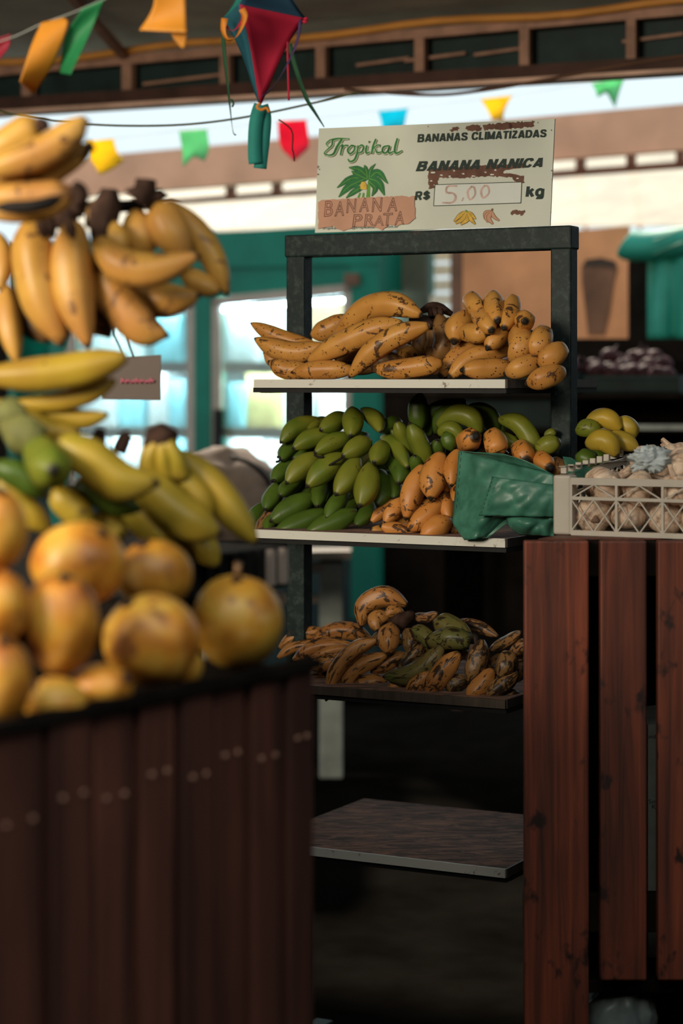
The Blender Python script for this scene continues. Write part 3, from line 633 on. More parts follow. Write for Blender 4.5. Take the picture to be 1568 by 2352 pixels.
# little banana pictures
for bx_, sc_, rows in ((0, 1, [([(985,580),(945,600),(905,640)], 22), ([(985,580),(960,620),(915,652)], 24), ([(990,585),(985,625),(945,658)], 24), ([(990,580),(1010,600),(1033,625)], 18), ([(985,585),(1005,625),(1030,655)], 20)]),
                       (1, 1, [([(1125,575),(1090,590),(1086,625)], 18), ([(1125,575),(1095,610),(1105,645)], 20), ([(1128,578),(1110,620),(1135,655)], 22), ([(1130,580),(1140,610),(1172,635)], 18)])):
    for i, (pl, w) in enumerate(rows):
        sign_strokes([(pl, [w*.3, w*1.15, w, w*.35])], 'ol', .0007+.0002*i, 3, name='printed_outline'); sign_strokes([(pl, [w*.3, w, w*.85, w*.2])], 'yl' if bx_ == 0 else 'tape', .0008+.0002*i, name='printed_banana')
sign_strokes([([(985,582),(972,572)], [8,7])], 'lg', .0022, name='printed_stem'); sign_strokes([([(1127,577),(1132,562)], [10,8])], 'ol', .0022, name='printed_stem')
for i in range(14):
    x, y = random.choice([(100+random.uniform(0, 12), random.uniform(300, 380)), (random.uniform(120, 1480), random.uniform(40, 100)), (1485+random.uniform(-8, 8), random.uniform(60, 600))])
    if y < 92-(x-108)*.041+6: y += 40
    sp(ragged([(x-3,y-3),(x+3,y-3),(x+3,y+3),(x-3,y+3)], 3, 3, i), 'br', .0005, 'rust_spot')

# ------------------------------------------------------------------ shelf 1
Z1 = (560, 660, 2.0103)
bA, pA = bunch('banana_bunch', 'large freckled golden banana bunch on the left of the top shelf', Z1, [
    (66,.10,[(38,168),(120,212),(230,252),(340,275)],'b_gold2'), (86,.06,[(58,240),(150,285),(260,302),(375,272)],'b_gold2'), (56,.10,[(95,305),(150,345),(240,335)],'b_gold2'),
    (78,.03,[(120,345),(200,383),(310,382)],'b_gold2'), (78,.01,[(228,392),(360,383),(500,382)],'b_gold2'), (86,.13,[(312,222),(385,197),(490,140)],'b_gold2'),
    (104,.07,[(815,128),(700,82),(560,105),(425,228)]), (104,.03,[(300,338),(440,268),(590,205),(725,168)]), (92,.00,[(492,408),(590,300),(710,225),(848,178)]),
    (84,.01,[(598,378),(700,382),(830,365),(912,350)]), (70,.10,[(790,312,.0),(740,300,.05),(690,290,.1)]), (90,.12,[(430,330),(560,300),(700,250)],'b_brown'), (80,.12,[(480,390),(600,350),(720,330)],'b_brown')],  # the last two are inner fillers, dark skin standing for shade
    'b_gold', s0=.045, ds=.02)
crown(bA, [pA((780,150), .16), pA((840,160), .13), pA((850,170), .10)], [.012,.016,.012])
bB, pB = bunch('banana_bunch', 'dark browned banana bunch hanging its fingers in the middle of the top shelf', Z1, [
    (86,.10,[(855,350),(890,260),(875,140)]), (84,.08,[(880,345),(925,250),(900,130)]), (94,.09,[(930,410),(985,300),(940,150)]), (76,.12,[(800,320),(820,230),(870,130)]), (84,.12,[(900,400),(870,330),(880,200)])],
    'b_brown', s0=.06, ds=.02)
crown(bB, [pB((815,112), .11), pB((860,92), .11), pB((905,95), .12), pB((960,125), .13)], [.006,.012,.012,.006], 'crown')
for i, (x, y) in enumerate(((858,100),(880,98),(905,102))): crown(bB, [pB((x,y), .105), pB((x+6,y+35), .10)], [.008,.006], 'crown', 'stalk')
bC, pC = bunch('banana_bunch', 'upper cluster of short golden bananas pointing up on the top shelf', Z1, [
    (82,.05,[(1095,112,.0),(1062,78,.03),(1045,50,.07)]), (88,.03,[(1172,152,0),(1156,100,.03),(1150,45,.07)]), (78,.03,[(1202,186,0),(1228,122,.03),(1242,58,.07)]), (86,.02,[(1297,157,.0),(1294,153,.03),(1285,150,.10)]),
    (82,.02,[(1142,198,0),(1112,160,.02),(1078,118,.05)]), (98,.06,[(972,245,0),(990,175,.02),(1060,140,.06)]), (80,.03,[(1122,214,0),(1070,214,.01),(1012,206,.04)]), (80,.03,[(1128,278,0),(1165,232,.02),(1218,178,.05)])],
    'b_gold', s0=.05, tip=.42, neck=.7)
crown(bC, [pC((1180,190), .14), pC((1130,190), .12), pC((1080,200), .12)], [.012,.022,.014], 'b_brown')
bD, pD = bunch('banana_bunch', 'lower cluster of short golden bananas at the right end of the top shelf', Z1, [
    (74,.06,[(912,405),(990,315),(1105,262)]), (78,.04,[(955,408),(1060,322),(1222,288)]), (84,.0,[(1015,382),(1110,378),(1232,372)]), (100,.02,[(1240,342,0),(1280,265,.0),(1262,195,.05)]), (100,.03,[(1335,312,0),(1365,258,.0),(1385,205,.05)]),
    (88,-.01,[(1215,395,0),(1290,368,.0),(1372,338,.04)]), (98,.0,[(1370,358,0),(1420,320,.0),(1468,282,.03)]), (92,-.03,[(1315,442,0),(1390,418,.0),(1466,388,.03)]), (80,.10,[(1240,330),(1300,260),(1340,220)],'b_brown')],
    'b_gold2', s0=.05, tip=.42, neck=.6)

# ------------------------------------------------------------------ shelf 2
Z8 = (560, 880, 2.9037); Z9 = (900, 880, 2.3473)
bG, pG = bunch('banana_bunch', 'big unripe green banana bunch filling the left of the second shelf', Z8, [
    (104,.07,[(250,392),(340,300),(490,248)]), (66,.10,[(430,312),(490,270),(560,245)]), (112,.07,[(515,312),(590,270),(668,215)]), (120,.06,[(712,350),(728,265),(720,178)]), (92,.08,[(912,322),(880,240),(785,185)]),
    (106,.04,[(333,432),(440,372),(600,338)]), (102,.03,[(478,462),(580,402),(710,356)]), (114,.02,[(663,484),(750,430),(838,388)]), (114,.03,[(868,528),(905,470),(925,405)]),
    (94,.07,[(250,512),(290,450),(350,400)],'b_dgreen'), (76,.07,[(330,500),(450,460),(560,440)],'b_dgreen'), (98,.05,[(192,652),(250,590),(340,525)],'b_dgreen'), (124,.02,[(288,662),(380,562),(518,485)]), (134,.0,[(426,684),(530,582),(660,488)]),
    (130,-.01,[(618,738),(690,630),(755,505)]), (142,-.01,[(776,814),(822,690),(840,550)]), (94,.05,[(243,748),(300,690),(390,630)],'b_dgreen'), (104,.04,[(143,838),(190,760),(262,655)],'b_dgreen'),
    (94,.05,[(490,818),(502,740),(525,650)],'b_dgreen'), (98,.0,[(552,898),(610,812),(690,715)],'b_dgreen'), (134,.01,[(186,916),(300,850),(455,755)],'b_dgreen'), (118,-.01,[(206,1000),(350,948),(535,862)],'b_dgreen'), (128,-.02,[(420,1000),(560,950),(745,862)],'b_dgreen'),
    (94,.02,[(750,948),(808,880),(865,800)],'b_dgreen'), (94,.05,[(38,945),(80,880),(150,812)],'b_dgreen'), (64,.02,[(82,1000),(135,915),(240,790)],'b_plantd'), (84,.02,[(155,985),(180,930),(250,880)],'b_dgreen'),
    (114,.04,[(890,812),(935,720),(905,590)],'b_dgreen'), (104,.06,[(1005,765),(990,680),(935,600)],'b_dgreen'), (114,.05,[(1032,665),(1042,575),(950,500)],'b_dgreen'), (94,.06,[(1092,560),(1020,430),(925,365)]), (94,.10,[(925,315),(980,280),(1040,262)],'b_dgreen'),
    (120,.10,[(420,640),(560,560),(700,480)],'b_dgreen'), (120,.10,[(560,800),(680,720),(780,640)],'b_dgreen'), (130,.10,[(500,880),(640,820),(800,760)],'b_dgreen'), (120,.10,[(300,800),(420,720),(520,660)],'b_dgreen'), (120,.11,[(800,620),(880,560),(930,480)],'b_dgreen'), (110,.11,[(600,440),(720,400),(820,350)],'b_dgreen'), (110,.12,[(870,880),(960,820),(1040,740)],'b_dgreen'), (150,.14,[(330,960),(480,900),(640,840)],'b_dgreen'), (150,.14,[(560,940),(700,900),(860,850)],'b_dgreen'), (150,.15,[(380,560),(520,500),(700,440)],'b_dgreen'), (150,.14,[(420,760),(560,700),(720,640)],'b_dgreen'), (150,.14,[(720,780),(820,700),(900,600)],'b_dgreen')],  # inner fillers added in deep green so the gaps look shaded
    'b_green', s0=.055, ds=.06, tip=.26, neck=.4, ta=.52, fat=1.22)
for pl in ([(215,525),(235,520),(242,498),(222,492)], [(180,655),(200,645),(212,655)], [(565,552),(600,530),(655,498)], [(470,478),(500,494),(530,490)]):
    MB().tube(catmull([pG(q_, .02) for q_ in pl], 8), .0022, 6).build('dried_flower', M['tip'], bG, True)
crown(bG, [pG((840,420), .17), pG((700,600), .17), pG((560,760), .17)], [.02,.03,.02], 'crowng')
bH, pH = bunch('banana_bunch', 'green banana hand standing upright between the big bunch and orange bananas', Z8, [
    (94,.07,[(1020,258),(1060,350),(1125,470)]), (114,.05,[(1108,275),(1165,390),(1225,530)]), (94,.08,[(1288,385),(1292,440),(1290,510)],'b_dgreen'), (84,.05,[(1138,488),(1148,540),(1155,600)],'b_dgreen'), (64,.10,[(985,310),(1040,400),(1060,450)],'b_dgreen'),
    (110,.12,[(1200,430),(1230,520),(1240,600)],'b_dgreen')], 'b_green', s0=.06, ds=.03, tip=.3, neck=.5)
bK, pK = bunch('banana_bunch', 'curved green banana hand on top at the back of the second shelf', Z9, [
    (98,.13,[(152,62),(138,150),(150,245)],'b_dgreen'), (78,.16,[(200,280),(215,160),(390,105)],'b_dgreen'), (74,.13,[(235,270),(285,165),(465,165)],'b_dgreen'), (98,.09,[(472,272),(430,190),(345,172),(255,230)]), (74,.07,[(380,300),(320,246),(255,268)]),
    (74,.06,[(322,360),(305,310),(290,270)],'b_dgreen'), (94,.15,[(566,290),(520,180),(425,130)],'b_dgreen'), (74,.16,[(596,285),(565,235),(540,205)],'b_dgreen')], 'b_green', s0=.06, ds=.0, tip=.34, neck=.5)
bL, pL = bunch('banana_bunch', 'green banana hand arching beside the right post above the plastic bag', Z9, [
    (94,.10,[(580,195),(680,218),(745,300),(772,395)]), (66,.10,[(690,352),(620,308),(540,288)]), (94,.08,[(780,390),(830,342),(895,315)]), (46,.12,[(828,300),(850,275),(880,262)]), (90,.14,[(640,300),(700,350),(760,400)],'b_dgreen')], 'b_green', s0=.06, ds=.0, tip=.34, neck=.5)
bQ, pQ = bunch('banana_bunch', 'ripe orange banana bunch at the front of the second shelf beside the bag', Z8, [
    (134,.02,[(1082,898),(1122,725),(1195,560)]), (154,.0,[(1246,765),(1262,640),(1312,478)]), (104,.0,[(1384,680),(1392,570),(1425,455)]), (100,.02,[(1366,912),(1345,800),(1335,650)]), (60,.02,[(1402,790),(1412,720),(1425,650)]),
    (80,.04,[(850,925),(930,850),(1030,785)]), (104,.02,[(942,930),(1000,850),(1078,780)]), (76,.03,[(1105,915),(1180,840),(1265,785)],'b_gold'), (120,-.01,[(1100,978),(1200,898),(1310,800)]), (94,-.01,[(915,955),(1030,985),(1195,1000)]),
    (84,.02,[(850,975),(920,1002),(1000,1025)],'b_gold'), (66,.03,[(925,938),(1010,915),(1120,930)],'b_gold'), (130,-.02,[(1185,1035),(1270,972),(1365,910)]), (90,.03,[(1375,1000),(1430,960),(1480,920)],'b_gold'),
    (120,.09,[(1200,760),(1260,700),(1330,640)],'b_brown'), (120,.09,[(1000,900),(1120,850),(1250,790)],'b_brown')], 'b_orange', s0=.05, ds=.04, tip=.26, neck=.45, ta=.5, fat=1.18)
bO, pO = bunch('banana_bunch', 'orange banana ends poking out above the green plastic bag', Z9, [
    (108,.05,[(448,290,.0),(415,306,.02),(380,325,.08)]), (112,.06,[(565,385,.0),(558,330,.01),(545,280,.04)]), (104,.05,[(722,415,.0),(704,372,.02),(690,350,.07)]), (98,.05,[(850,455,0),(812,425,.02),(780,410,.05)],'b_orange'), (96,.06,[(940,480,0),(900,460,.02),(870,440,.05)],'b_brown'),
    (120,.10,[(600,480),(680,430),(760,450)],'b_brown'), (110,.10,[(460,420),(540,400),(620,420)],'b_brown')], 'b_orange', s0=.045, tip=.55, neck=.7)
bR, pR = bunch('banana_bunch', 'small green yellow banana hand to the right of the rack post', Z9, [
    (88,.06,[(1108,294),(1065,245),(1000,258)]), (94,.08,[(1232,250),(1150,190),(1052,218)],'b_ygreen'), (84,.10,[(1305,295),(1275,232),(1215,205)],'b_ygreen'), (104,.03,[(1212,388),(1150,312),(1055,325)],'b_ygreen'), (88,.06,[(1325,352),(1240,310),(1165,300)],'b_ygreen'),
    (90,.07,[(1100,440),(1050,410),(1000,395)],'b_dgreen'), (90,.09,[(1180,440),(1120,410),(1060,380)],'b_dgreen')], 'b_green', s0=.10, ds=.0, tip=.3, neck=.5)

# ------------------------------------------------------------------ shelf 3
ZP = (620, 1260, 2.6133)
bP1, pP1 = bunch('plantain_bunch', 'fan of dark streaked plantains at the left of the third shelf', ZP, [
    (74,.14,[(55,595),(170,528),(335,492)]), (94,.12,[(255,552),(370,502),(490,498),(605,545)]), (54,.10,[(45,655),(150,592),(310,568)]), (74,.06,[(140,668),(280,592),(490,575)]), (56,.05,[(245,655),(380,612),(490,600)]), (84,.02,[(240,716),(330,690),(440,648)]),
    (88,-.02,[(338,905),(395,730),(510,605),(640,548)]), (88,.0,[(412,860),(520,722),(705,636)]), (56,.02,[(240,805),(300,800),(360,795)]), (84,.01,[(478,852),(580,808),(700,798)]), (46,.0,[(480,864),(590,862),(700,858)]), (80,.06,[(250,760),(400,700),(520,660)],'b_plantd')],
    'b_plant', s0=.06, ds=.03, cat='plantains', neck=.25)
bP2, pP2 = bunch('plantain_bunch', 'plantain hand curled up on the heap of the third shelf', ZP, [
    (122,.08,[(548,462),(572,345),(680,288),(815,335)]), (84,.05,[(645,490),(635,425),(715,402)]), (114,.02,[(708,628),(712,545),(728,450)]), (84,.04,[(832,628),(845,545),(815,490)],'b_plantd'), (64,.07,[(690,402),(740,375),(800,385)]), (54,.08,[(1005,388),(940,418),(860,405)],'b_plantd'),
    (84,.03,[(612,738),(700,690),(810,632)]), (74,.03,[(768,745),(855,645),(930,580)],'b_plantd'), (90,.10,[(600,560),(700,540),(800,560)],'b_plantd')], 'b_plant', s0=.06, ds=.03, cat='plantains', neck=.3)
crown(bP2, [pP2((720,440), .08), pP2((780,440), .08), pP2((860,390), .10)], [.012,.022,.01])
bP3, pP3 = bunch('plantain_bunch', 'greenish blackened plantain bunch sprawling in the middle of the third shelf', ZP, [
    (114,-.01,[(690,770),(850,760),(960,690),(1030,590)],'b_plantg'), (94,-.02,[(818,880),(900,802),(970,730)],'b_plant'), (114,-.02,[(938,885),(1030,755),(1130,630)],'b_plant'), (124,.06,[(1210,560),(1100,480),(990,435)],'b_plantg'), (90,.03,[(1000,600),(940,530),(860,480)],'b_plantg'),
    (94,-.01,[(1078,868),(1110,810),(1190,790)],'b_plantd'), (64,-.01,[(700,850),(760,825),(820,820)],'b_plant'), (94,.0,[(960,820),(1020,760),(1080,700)],'b_plantd'), (64,.10,[(1365,525),(1240,465),(1105,450)],'b_plantd'), (100,.06,[(1000,680),(1080,640),(1180,620)],'b_plantd'), (100,.06,[(860,620),(940,580),(1020,560)],'b_plantg')],
    'b_plantg', s0=.06, ds=.02, cat='plantains', neck=.35)
crown(bP3, [pP3((960,560), .03), pP3((1080,540), .02), pP3((1200,560), .03)], [.018,.028,.02], 'b_plantg')
bP4, pP4 = bunch('plantain_bunch', 'dull spotted plantain bunch at the right of the third shelf', ZP, [
    (114,-.01,[(1192,798),(1238,690),(1272,555)]), (104,-.02,[(1180,905),(1262,828),(1335,730)],'b_plant'), (94,-.01,[(1302,895),(1388,822),(1480,750)]), (114,.0,[(1378,770),(1420,690),(1435,625)]), (64,.06,[(1505,500),(1420,560),(1325,602)]), (56,.0,[(1350,895),(1420,880),(1490,868)]), (84,.05,[(1540,565),(1500,600),(1460,640)]),
    (100,.05,[(1300,760),(1360,700),(1440,660)]), (90,.06,[(1460,800),(1500,720),(1540,660)])], 'b_plantd', s0=.05, ds=.03, cat='plantains', neck=.35)

# ------------------------------------------------------------------ left stall: hanging bananas
Z4 = (0, 240, 2.8); Z5 = (0, 780, 2.3758)
bT, pT = bunch('banana_bunch', 'plump yellow bananas at the top left corner above the black rod', Z4, [
    (200,.0,[(-120,360),(40,265),(170,180),(262,115)]), (190,-.03,[(-120,430),(200,340),(400,240),(545,95)]), (136,.0,[(-100,490),(250,470),(430,375),(590,262)]), (196,-.02,[(-120,590),(150,605),(330,600),(470,560)]), (90,.02,[(-120,700),(150,712),(400,670)])],
    'b_yellow', plane='cam', Y0=2.30, fat=1.15, ds=.0, nub=False, neck=.30, tip=.4)
for pl, r_ in (([(235,100),(270,130),(290,165)], [.006,.011,.008]), ([(555,88),(530,120),(500,165)], [.009,.008,.006]), ([(598,258),(580,270),(545,300)], [.009,.008,.006]), ([(460,540),(500,560),(515,600),(480,650)], [.012,.014,.012,.008])):
    crown(bT, [pT(q_, -.02) for q_ in pl], r_)
MB().tube(catmull([pT((-20,662), -.078), pT((180,658), -.080), pT((300,636), -.072), pT((385,605), -.058)], 12), [.003,.006,.007,.007,.007,.007,.007,.007,.007,.006,.005,.003], 8).build('bruise', M['tip'], bT, True)
bM, pM = bunch('banana_bunch', 'hanging ripe yellow banana hand on the right of the black rod', Z4, [
    (204,-.01,[(1065,1482),(900,1430),(720,1190),(640,960)]), (176,-.05,[(1265,978),(1000,1065),(780,1035),(630,880)]), (184,.03,[(895,990),(900,850),(870,700)]), (196,.02,[(1200,985),(1090,800),(1010,650)]), (134,.05,[(1458,1215),(1370,1000),(1250,810),(1080,640)]), (114,.04,[(1405,1205),(1300,1160),(1180,1080)]),
    (176,.02,[(1270,1230),(1100,1262),(960,1250),(800,1120)]), (124,.0,[(800,950),(750,860),(690,770)]), (130,.04,[(700,1490),(640,1380),(620,1200)],'b_plantd')], 'b_yellow', plane='cam', Y0=2.45, fat=1.3, ta=.48, ds=.02, neck=.45, tip=.24)  # dull filler behind is coloured dark as a shaded banana
crown(bM, [pM((935,480), .03), pM((925,560), .03), pM((880,620), .03)], [.016,.018,.026]); crown(bM, [pM((985,560), .04), pM((1010,620), .04)], [.012,.02])
crown(bM, [pM((700,540), .03), pM((690,640), .03), pM((660,740), .02), pM((640,880), .0)], [.012,.022,.024,.014]); crown(bM, [pM((600,640), .03), pM((620,760), .02)], [.014,.02], 'b_plantd')
bM2, pM2 = bunch('banana_bunch', 'hanging yellow bananas pointing straight down under the black rod', Z4, [
    (214,.0,[(395,1530),(275,1270),(215,960),(205,770)]), (206,-.01,[(562,1545),(480,1260),(455,1000),(475,780)]), (124,.03,[(105,1650),(55,1400),(40,1180)]), (110,.02,[(0,1190),(18,1010),(-20,840)]), (140,.06,[(300,1520),(200,1380),(140,1150)],'b_plantd'), (150,.07,[(420,1500),(360,1300),(330,1000)],'b_plantd')],  # the two dull fillers carry the shade behind in their colour
    'b_yellow', plane='cam', Y0=2.42, fat=1.3, ta=.48, ds=.03, neck=.5, tip=.24)
crown(bM2, [pM2((220,760), .04), pM2((330,700), .05), pM2((460,760), .04)], [.014,.022,.016]); crown(bM2, [pM2((470,560), .05), pM2((490,620), .05), pM2((470,720), .05)], [.010,.016,.014])
for x in (250, 300, 430): crown(bM2, [pM2((x,720), -.01), pM2((x+25,800), -.045), pM2((x+40,860), -.050)], [.006,.010,.004], 'crown', 'dried_bract')
rod = MB().tube([W(-260, 500, 2.5), W(0, 484, 2.5), W(330, 472, 2.52)], .0075, 10).build('hanging_rod', M['black'], smooth=True); tag(rod, 'black metal rod from which the yellow bananas hang', 'rod')

# lower yellow-green hands
bl1, pl1 = bunch('banana_bunch', 'yellow bananas lying sideways at the left below the hanging ones', Z5, [
    (172,.0,[(-120,200),(200,195),(440,165),(680,98)],'b_yellow2'), (96,.02,[(20,360),(300,345),(480,300),(625,225)],'b_yellow2'), (96,.03,[(580,412),(450,440),(300,420),(100,390)],'b_yellow2'), (114,.01,[(420,510),(260,500),(140,430),(-60,340)],'b_yellow2'), (86,-.01,[(180,470),(110,480),(20,480)],'b_yellow2')],
    'b_yellow2', plane='cam', Y0=2.36, ds=.0, neck=.35, tip=.3)
crown(bl1, [pl1((0,400), -.02), pl1((60,420), -.03), pl1((140,450), -.04)], [.02,.03,.012], 'crowng')
bl2, pl2 = bunch('banana_bunch', 'yellow green bananas with a cut crown behind the passion fruits', Z5, [
    (204,-.02,[(838,785),(650,775),(500,665),(330,560)]), (126,.02,[(755,925),(600,880),(420,790)],'b_dgreen'), (130,-.01,[(235,850),(130,760),(-20,690)],'b_dgreen'), (134,.0,[(260,1040),(130,920),(0,770)]), (146,.0,[(500,1020),(390,920),(290,820)]), (134,.03,[(660,1090),(620,1040),(540,950)]), (210,-.05,[(290,712,-.045),(268,690,-.01),(200,590,.05)],'b_green')],
    'b_ygreen', plane='cam', Y0=2.30, ds=.0, neck=.5, tip=.32)
crown(bl2, [pl2((60,470), .02), pl2((130,520), .0), pl2((230,560), .0)], [.020,.030,.022], 'crowng')
bl3, pl3 = bunch('banana_bunch', 'yellow green bananas slanting down to the right from a brown crown', Z5, [
    (194,.0,[(1188,1055),(1050,1000),(890,880),(770,740)]), (136,.03,[(1140,980),(1050,830),(890,650)]), (164,.05,[(1388,1100),(1260,940),(1150,800),(990,630)]), (176,.02,[(965,1220),(830,1020),(670,880)]), (146,.05,[(1185,1228),(1090,1120),(980,1020)]), (120,.09,[(1080,1190),(960,1060),(860,960)],'b_dgreen')],
    'b_ygreen', plane='cam', Y0=2.38, ds=.01, neck=.4, tip=.26)
crown(bl3, [pl3((840,470), .03), pl3((868,540), .03), pl3((890,600), .03)], [.012,.030,.022])
for x0, x1 in ((855, 815), (880, 890), (905, 965)): crown(bl3, [pl3((x0,560), .02), pl3((x1,650), .02), pl3((x1+15,740), .03)], [.012,.013,.020], 'b_ygreen', 'stalk')
for pl, nm in (([(548,485),(535,540),(525,590)], 0), ([(712,518),(680,545),(650,620)], 1)):
    crown(bl3, [pl3(q_, .05) for q_ in pl], [.007,.012,.012], 'crown')

# ------------------------------------------------------------------ near counter (left)
C1 = Vector((-.0285, 2.255, 0)); e1 = Vector((.539, .842, 0)).normalized(); e2 = Vector((-e1.y, e1.x, 0))
def CP(a, l, z): return C1+e1*a+e2*l+Vector((0, 0, z))
def cbox(a0, a1, l0, l1, z0, z1): return MB().hexa([CP(a0,l0,z0), CP(a0,l1,z0), CP(a1,l1,z0), CP(a1,l0,z0), CP(a0,l0,z1), CP(a0,l1,z1), CP(a1,l1,z1), CP(a1,l0,z1)][::1])
ct = thing('fruit_counter', 'blurred brown plank counter carrying the passion fruits in the left foreground', 'counter', CP(-.4, .25, 0))
cbox(-1.1, 0, .004, .50, .928, .944).build('counter_top', M['dark'], ct)
cbox(-1.1, .003, -.008, .010, .944, .955).build('lip', M['dark'], ct)
edges = [0, .055, .118, .178, .238, .300, .365, .432, .505, .580, .66, .75, .85, .96, 1.08]
for i in range(len(edges)-1):
    a0, a1 = -edges[i]-.005, -edges[i+1]+.005
    d = .004*((i*7) % 3-1)
    bevel(cbox(a1, a0, d*.6, .02, .02, .9435).build('plank', M['counterwood'], ct), .003)
    for z in (.875-.012*(i % 2), .30):
        for a in (a0-.014, a1+.014):
            MB().tube([CP(a, d*.6+.001, z), CP(a, d*.6-.002, z)], .003, 8).build('screw', M['trusspaint'], ct, True)
cbox(-1.1, -.004, .022, .035, .05, .92).build('backing', M['dark'], ct)
cbox(-.012, 0, .02, .50, .02, .925).build('end_panel', M['counterwood'], ct)
# passion fruits
m, t, b = nt('mottled_orange_rind'); v = coords(t, (1,1,1))
oi = t.nodes.new('ShaderNodeObjectInfo'); ad = t.nodes.new('ShaderNodeVectorMath'); ad.operation = 'ADD'; t.links.new(v, ad.inputs[0])
mu = t.nodes.new('ShaderNodeVectorMath'); mu.operation = 'SCALE'; mu.inputs[0].default_value = (3, 7, 5); t.links.new(oi.outputs['Random'], mu.inputs['Scale']); t.links.new(mu.outputs[0], ad.inputs[1]); v = ad.outputs[0]
colr = ramp(t, noisen(t, v, 22, 3, .5), [(.30, (.34,.09,.012)), (.5, (.60,.25,.025)), (.68, (.70,.40,.06))])
colr = mix(t, ramp(t, noisen(t, v, 26, 3, .55), [(.57, 0), (.68, .8)]), colr, (.16,.05,.02))
colr = mix(t, ramp(t, noisen(t, v, 30, 2, .5, .3), [(.62, 0), (.78, .4)]), colr, (.72,.46,.18))
t.links.new(colr, b.inputs['Base Color']); b.inputs['Roughness'].default_value = .42; bump(t, b, noisen(t, v, 40, 3), .4, .003); M['rind'] = m
m2 = m.copy(); m2.name = 'greenish_rind'; r0 = [n for n in m2.node_tree.nodes if n.type == 'VALTORGB'][0]
for e_, c in zip(r0.color_ramp.elements, ((.34,.12,.014), (.48,.23,.024), (.50,.30,.045))): e_.color = c4(c)
def passion(label, px, py, rx, ry, Y, mat, rot, seed, stem=False):
    c = W(px, py, Y); rX, rZ = rx*Y/F, ry*Y/F
    root = thing('passion_fruit', label, 'fruit', c-Vector((0, 0, rZ)), 'passion fruits on the counter')
    R = Matrix.Rotation(rot, 3, 'Y')@Matrix.Rotation(.35, 3, 'X'); g = MB(); nu, nv = 36, 22
    for j in range(nv+1):
        ph = math.pi*j/nv
        for i in range(nu):
            a = 2*math.pi*i/nu; d = Vector((math.sin(ph)*math.cos(a), math.sin(ph)*math.sin(a), -math.cos(ph)))
            n_ = .035*noise.fractal(d*1.6+Vector((seed*3.1, 0, seed)), 1, 2, 3)-.05*math.exp(-((1-d.z)/.03))
            q_ = R@(d*(1+n_)); g.v.append(c+Vector((q_.x*rX, q_.y*rX, q_.z*rZ)))
    g.f = [(j*nu+i, j*nu+(i+1) % nu, (j+1)*nu+(i+1) % nu, (j+1)*nu+i) for j in range(nv) for i in range(nu)]
    g.build('rind', mat, root, True)
    u = R@Vector((0, 0, 1)); top = c+Vector((u.x*rX, u.y*rX, u.z*rZ))*.95
    MB().tube([top-u*.003, top+u*.003, top+u*.005], [.007, .006, .002], 8, lobes=5, lob=.2).build('calyx', M['crown'], root, True)
    if stem: MB().tube([top, top+Vector((.001, 0, .010)), top+Vector((.002, 0, .020))], [.004, .0035, .004], 8).build('stem', M['b_plantd'], root, True)
rr_ = M['rind']
passion('greenish orange passion fruit with a short stem at the counter corner', 545, 1428, 106, 107, 2.23, m2, 0, 1, True)
passion('large orange passion fruit with a brown scar in front of the stemmed one', 348, 1470, 112, 108, 2.08, rr_, -.5, 2)
passion('orange passion fruit half hidden behind the scarred one at the counter edge', 418, 1532, 48, 48, 2.14, rr_, .4, 3)
passion('tall orange passion fruit in the middle of the front row', 140, 1430, 88, 118, 1.98, rr_, .15, 4)
passion('big pale orange passion fruit on top of the pile', 182, 1295, 110, 96, 2.08, rr_, .6, 5)
passion('green and orange passion fruit on top of the pile near the bananas', 355, 1318, 88, 80, 2.17, m2, -.3, 6)
passion('bright yellow passion fruit at the upper left edge of the pile', -10, 1215, 72, 98, 1.96, rr_, .2, 7)
passion('dull orange passion fruit at the left edge between two others', -5, 1395, 74, 88, 1.94, rr_, -.2, 8)
passion('orange passion fruit at the lower left corner of the pile', -10, 1565, 84, 106, 1.87, rr_, .3, 9)
passion('small pale passion fruit low at the counter lip', 128, 1618, 72, 64, 1.94, rr_, -.8, 10)
passion('small bright yellow passion fruit low beside the pale one', 232, 1578, 74, 54, 2.00, rr_, 1.1, 11)
# side table with crate behind the counter, extended and boarded to block low light
st = thing('side_stand', 'dark stand behind the fruit counter, extended and boarded to block light', 'stand', CP(.5, .7, 0))
def spx(pts, z0, z1): n_ = len(pts); return MB().add([(x, y, z0) for x, y in pts]+[(x, y, z1) for x, y in pts], [tuple(range(n_))[::-1], tuple(range(n_, 2*n_))]+[(k_, (k_+1) % n_, (k_+1) % n_+n_, k_+n_) for k_ in range(n_)])
spx([(-.24, 2.42), (-.16, 2.60), (-.20, 3.30), (-1.6, 3.30), (-1.6, 2.9), (-.75, 2.70)], .965, .995).build('table_top', M['dark'], st)
spx([(-.25, 2.44), (-.175, 2.60), (-.195, 2.60), (-.27, 2.45)], 0, .965).build('blocking_board', M['dark'], st)
spx([(-.175, 2.61), (-.215, 3.28), (-.235, 3.28), (-.195, 2.61)], 0, .965).build('blocking_board', M['dark'], st)
spx([(-.24, 3.27), (-.24, 3.29), (-1.58, 3.29), (-1.58, 3.27)], 0, .965).build('added_back_board', M['dark'], st)
bc = thing('black_crate', 'low black plastic crate under the yellow green bananas', 'crate', CP(.16, .5, .995))
cbox(.05, .29, .23, .235, .995, 1.045).build('side', M['black'], bc); cbox(.05, .29, .80, .805, .995, 1.045).build('side', M['black'], bc)
cbox(.05, .055, .235, .80, .995, 1.045).build('end', M['black'], bc); cbox(.285, .29, .235, .80, .995, 1.045).build('end', M['black'], bc); cbox(.05, .29, .235, .80, .995, 1.0).build('bottom', M['black'], bc)
for k in range(9): cbox(.06+.026*k, .07+.026*k, .222, .230, 1.0, 1.043).build('rib', M['alu'] if k > 6 else M['black'], bc)

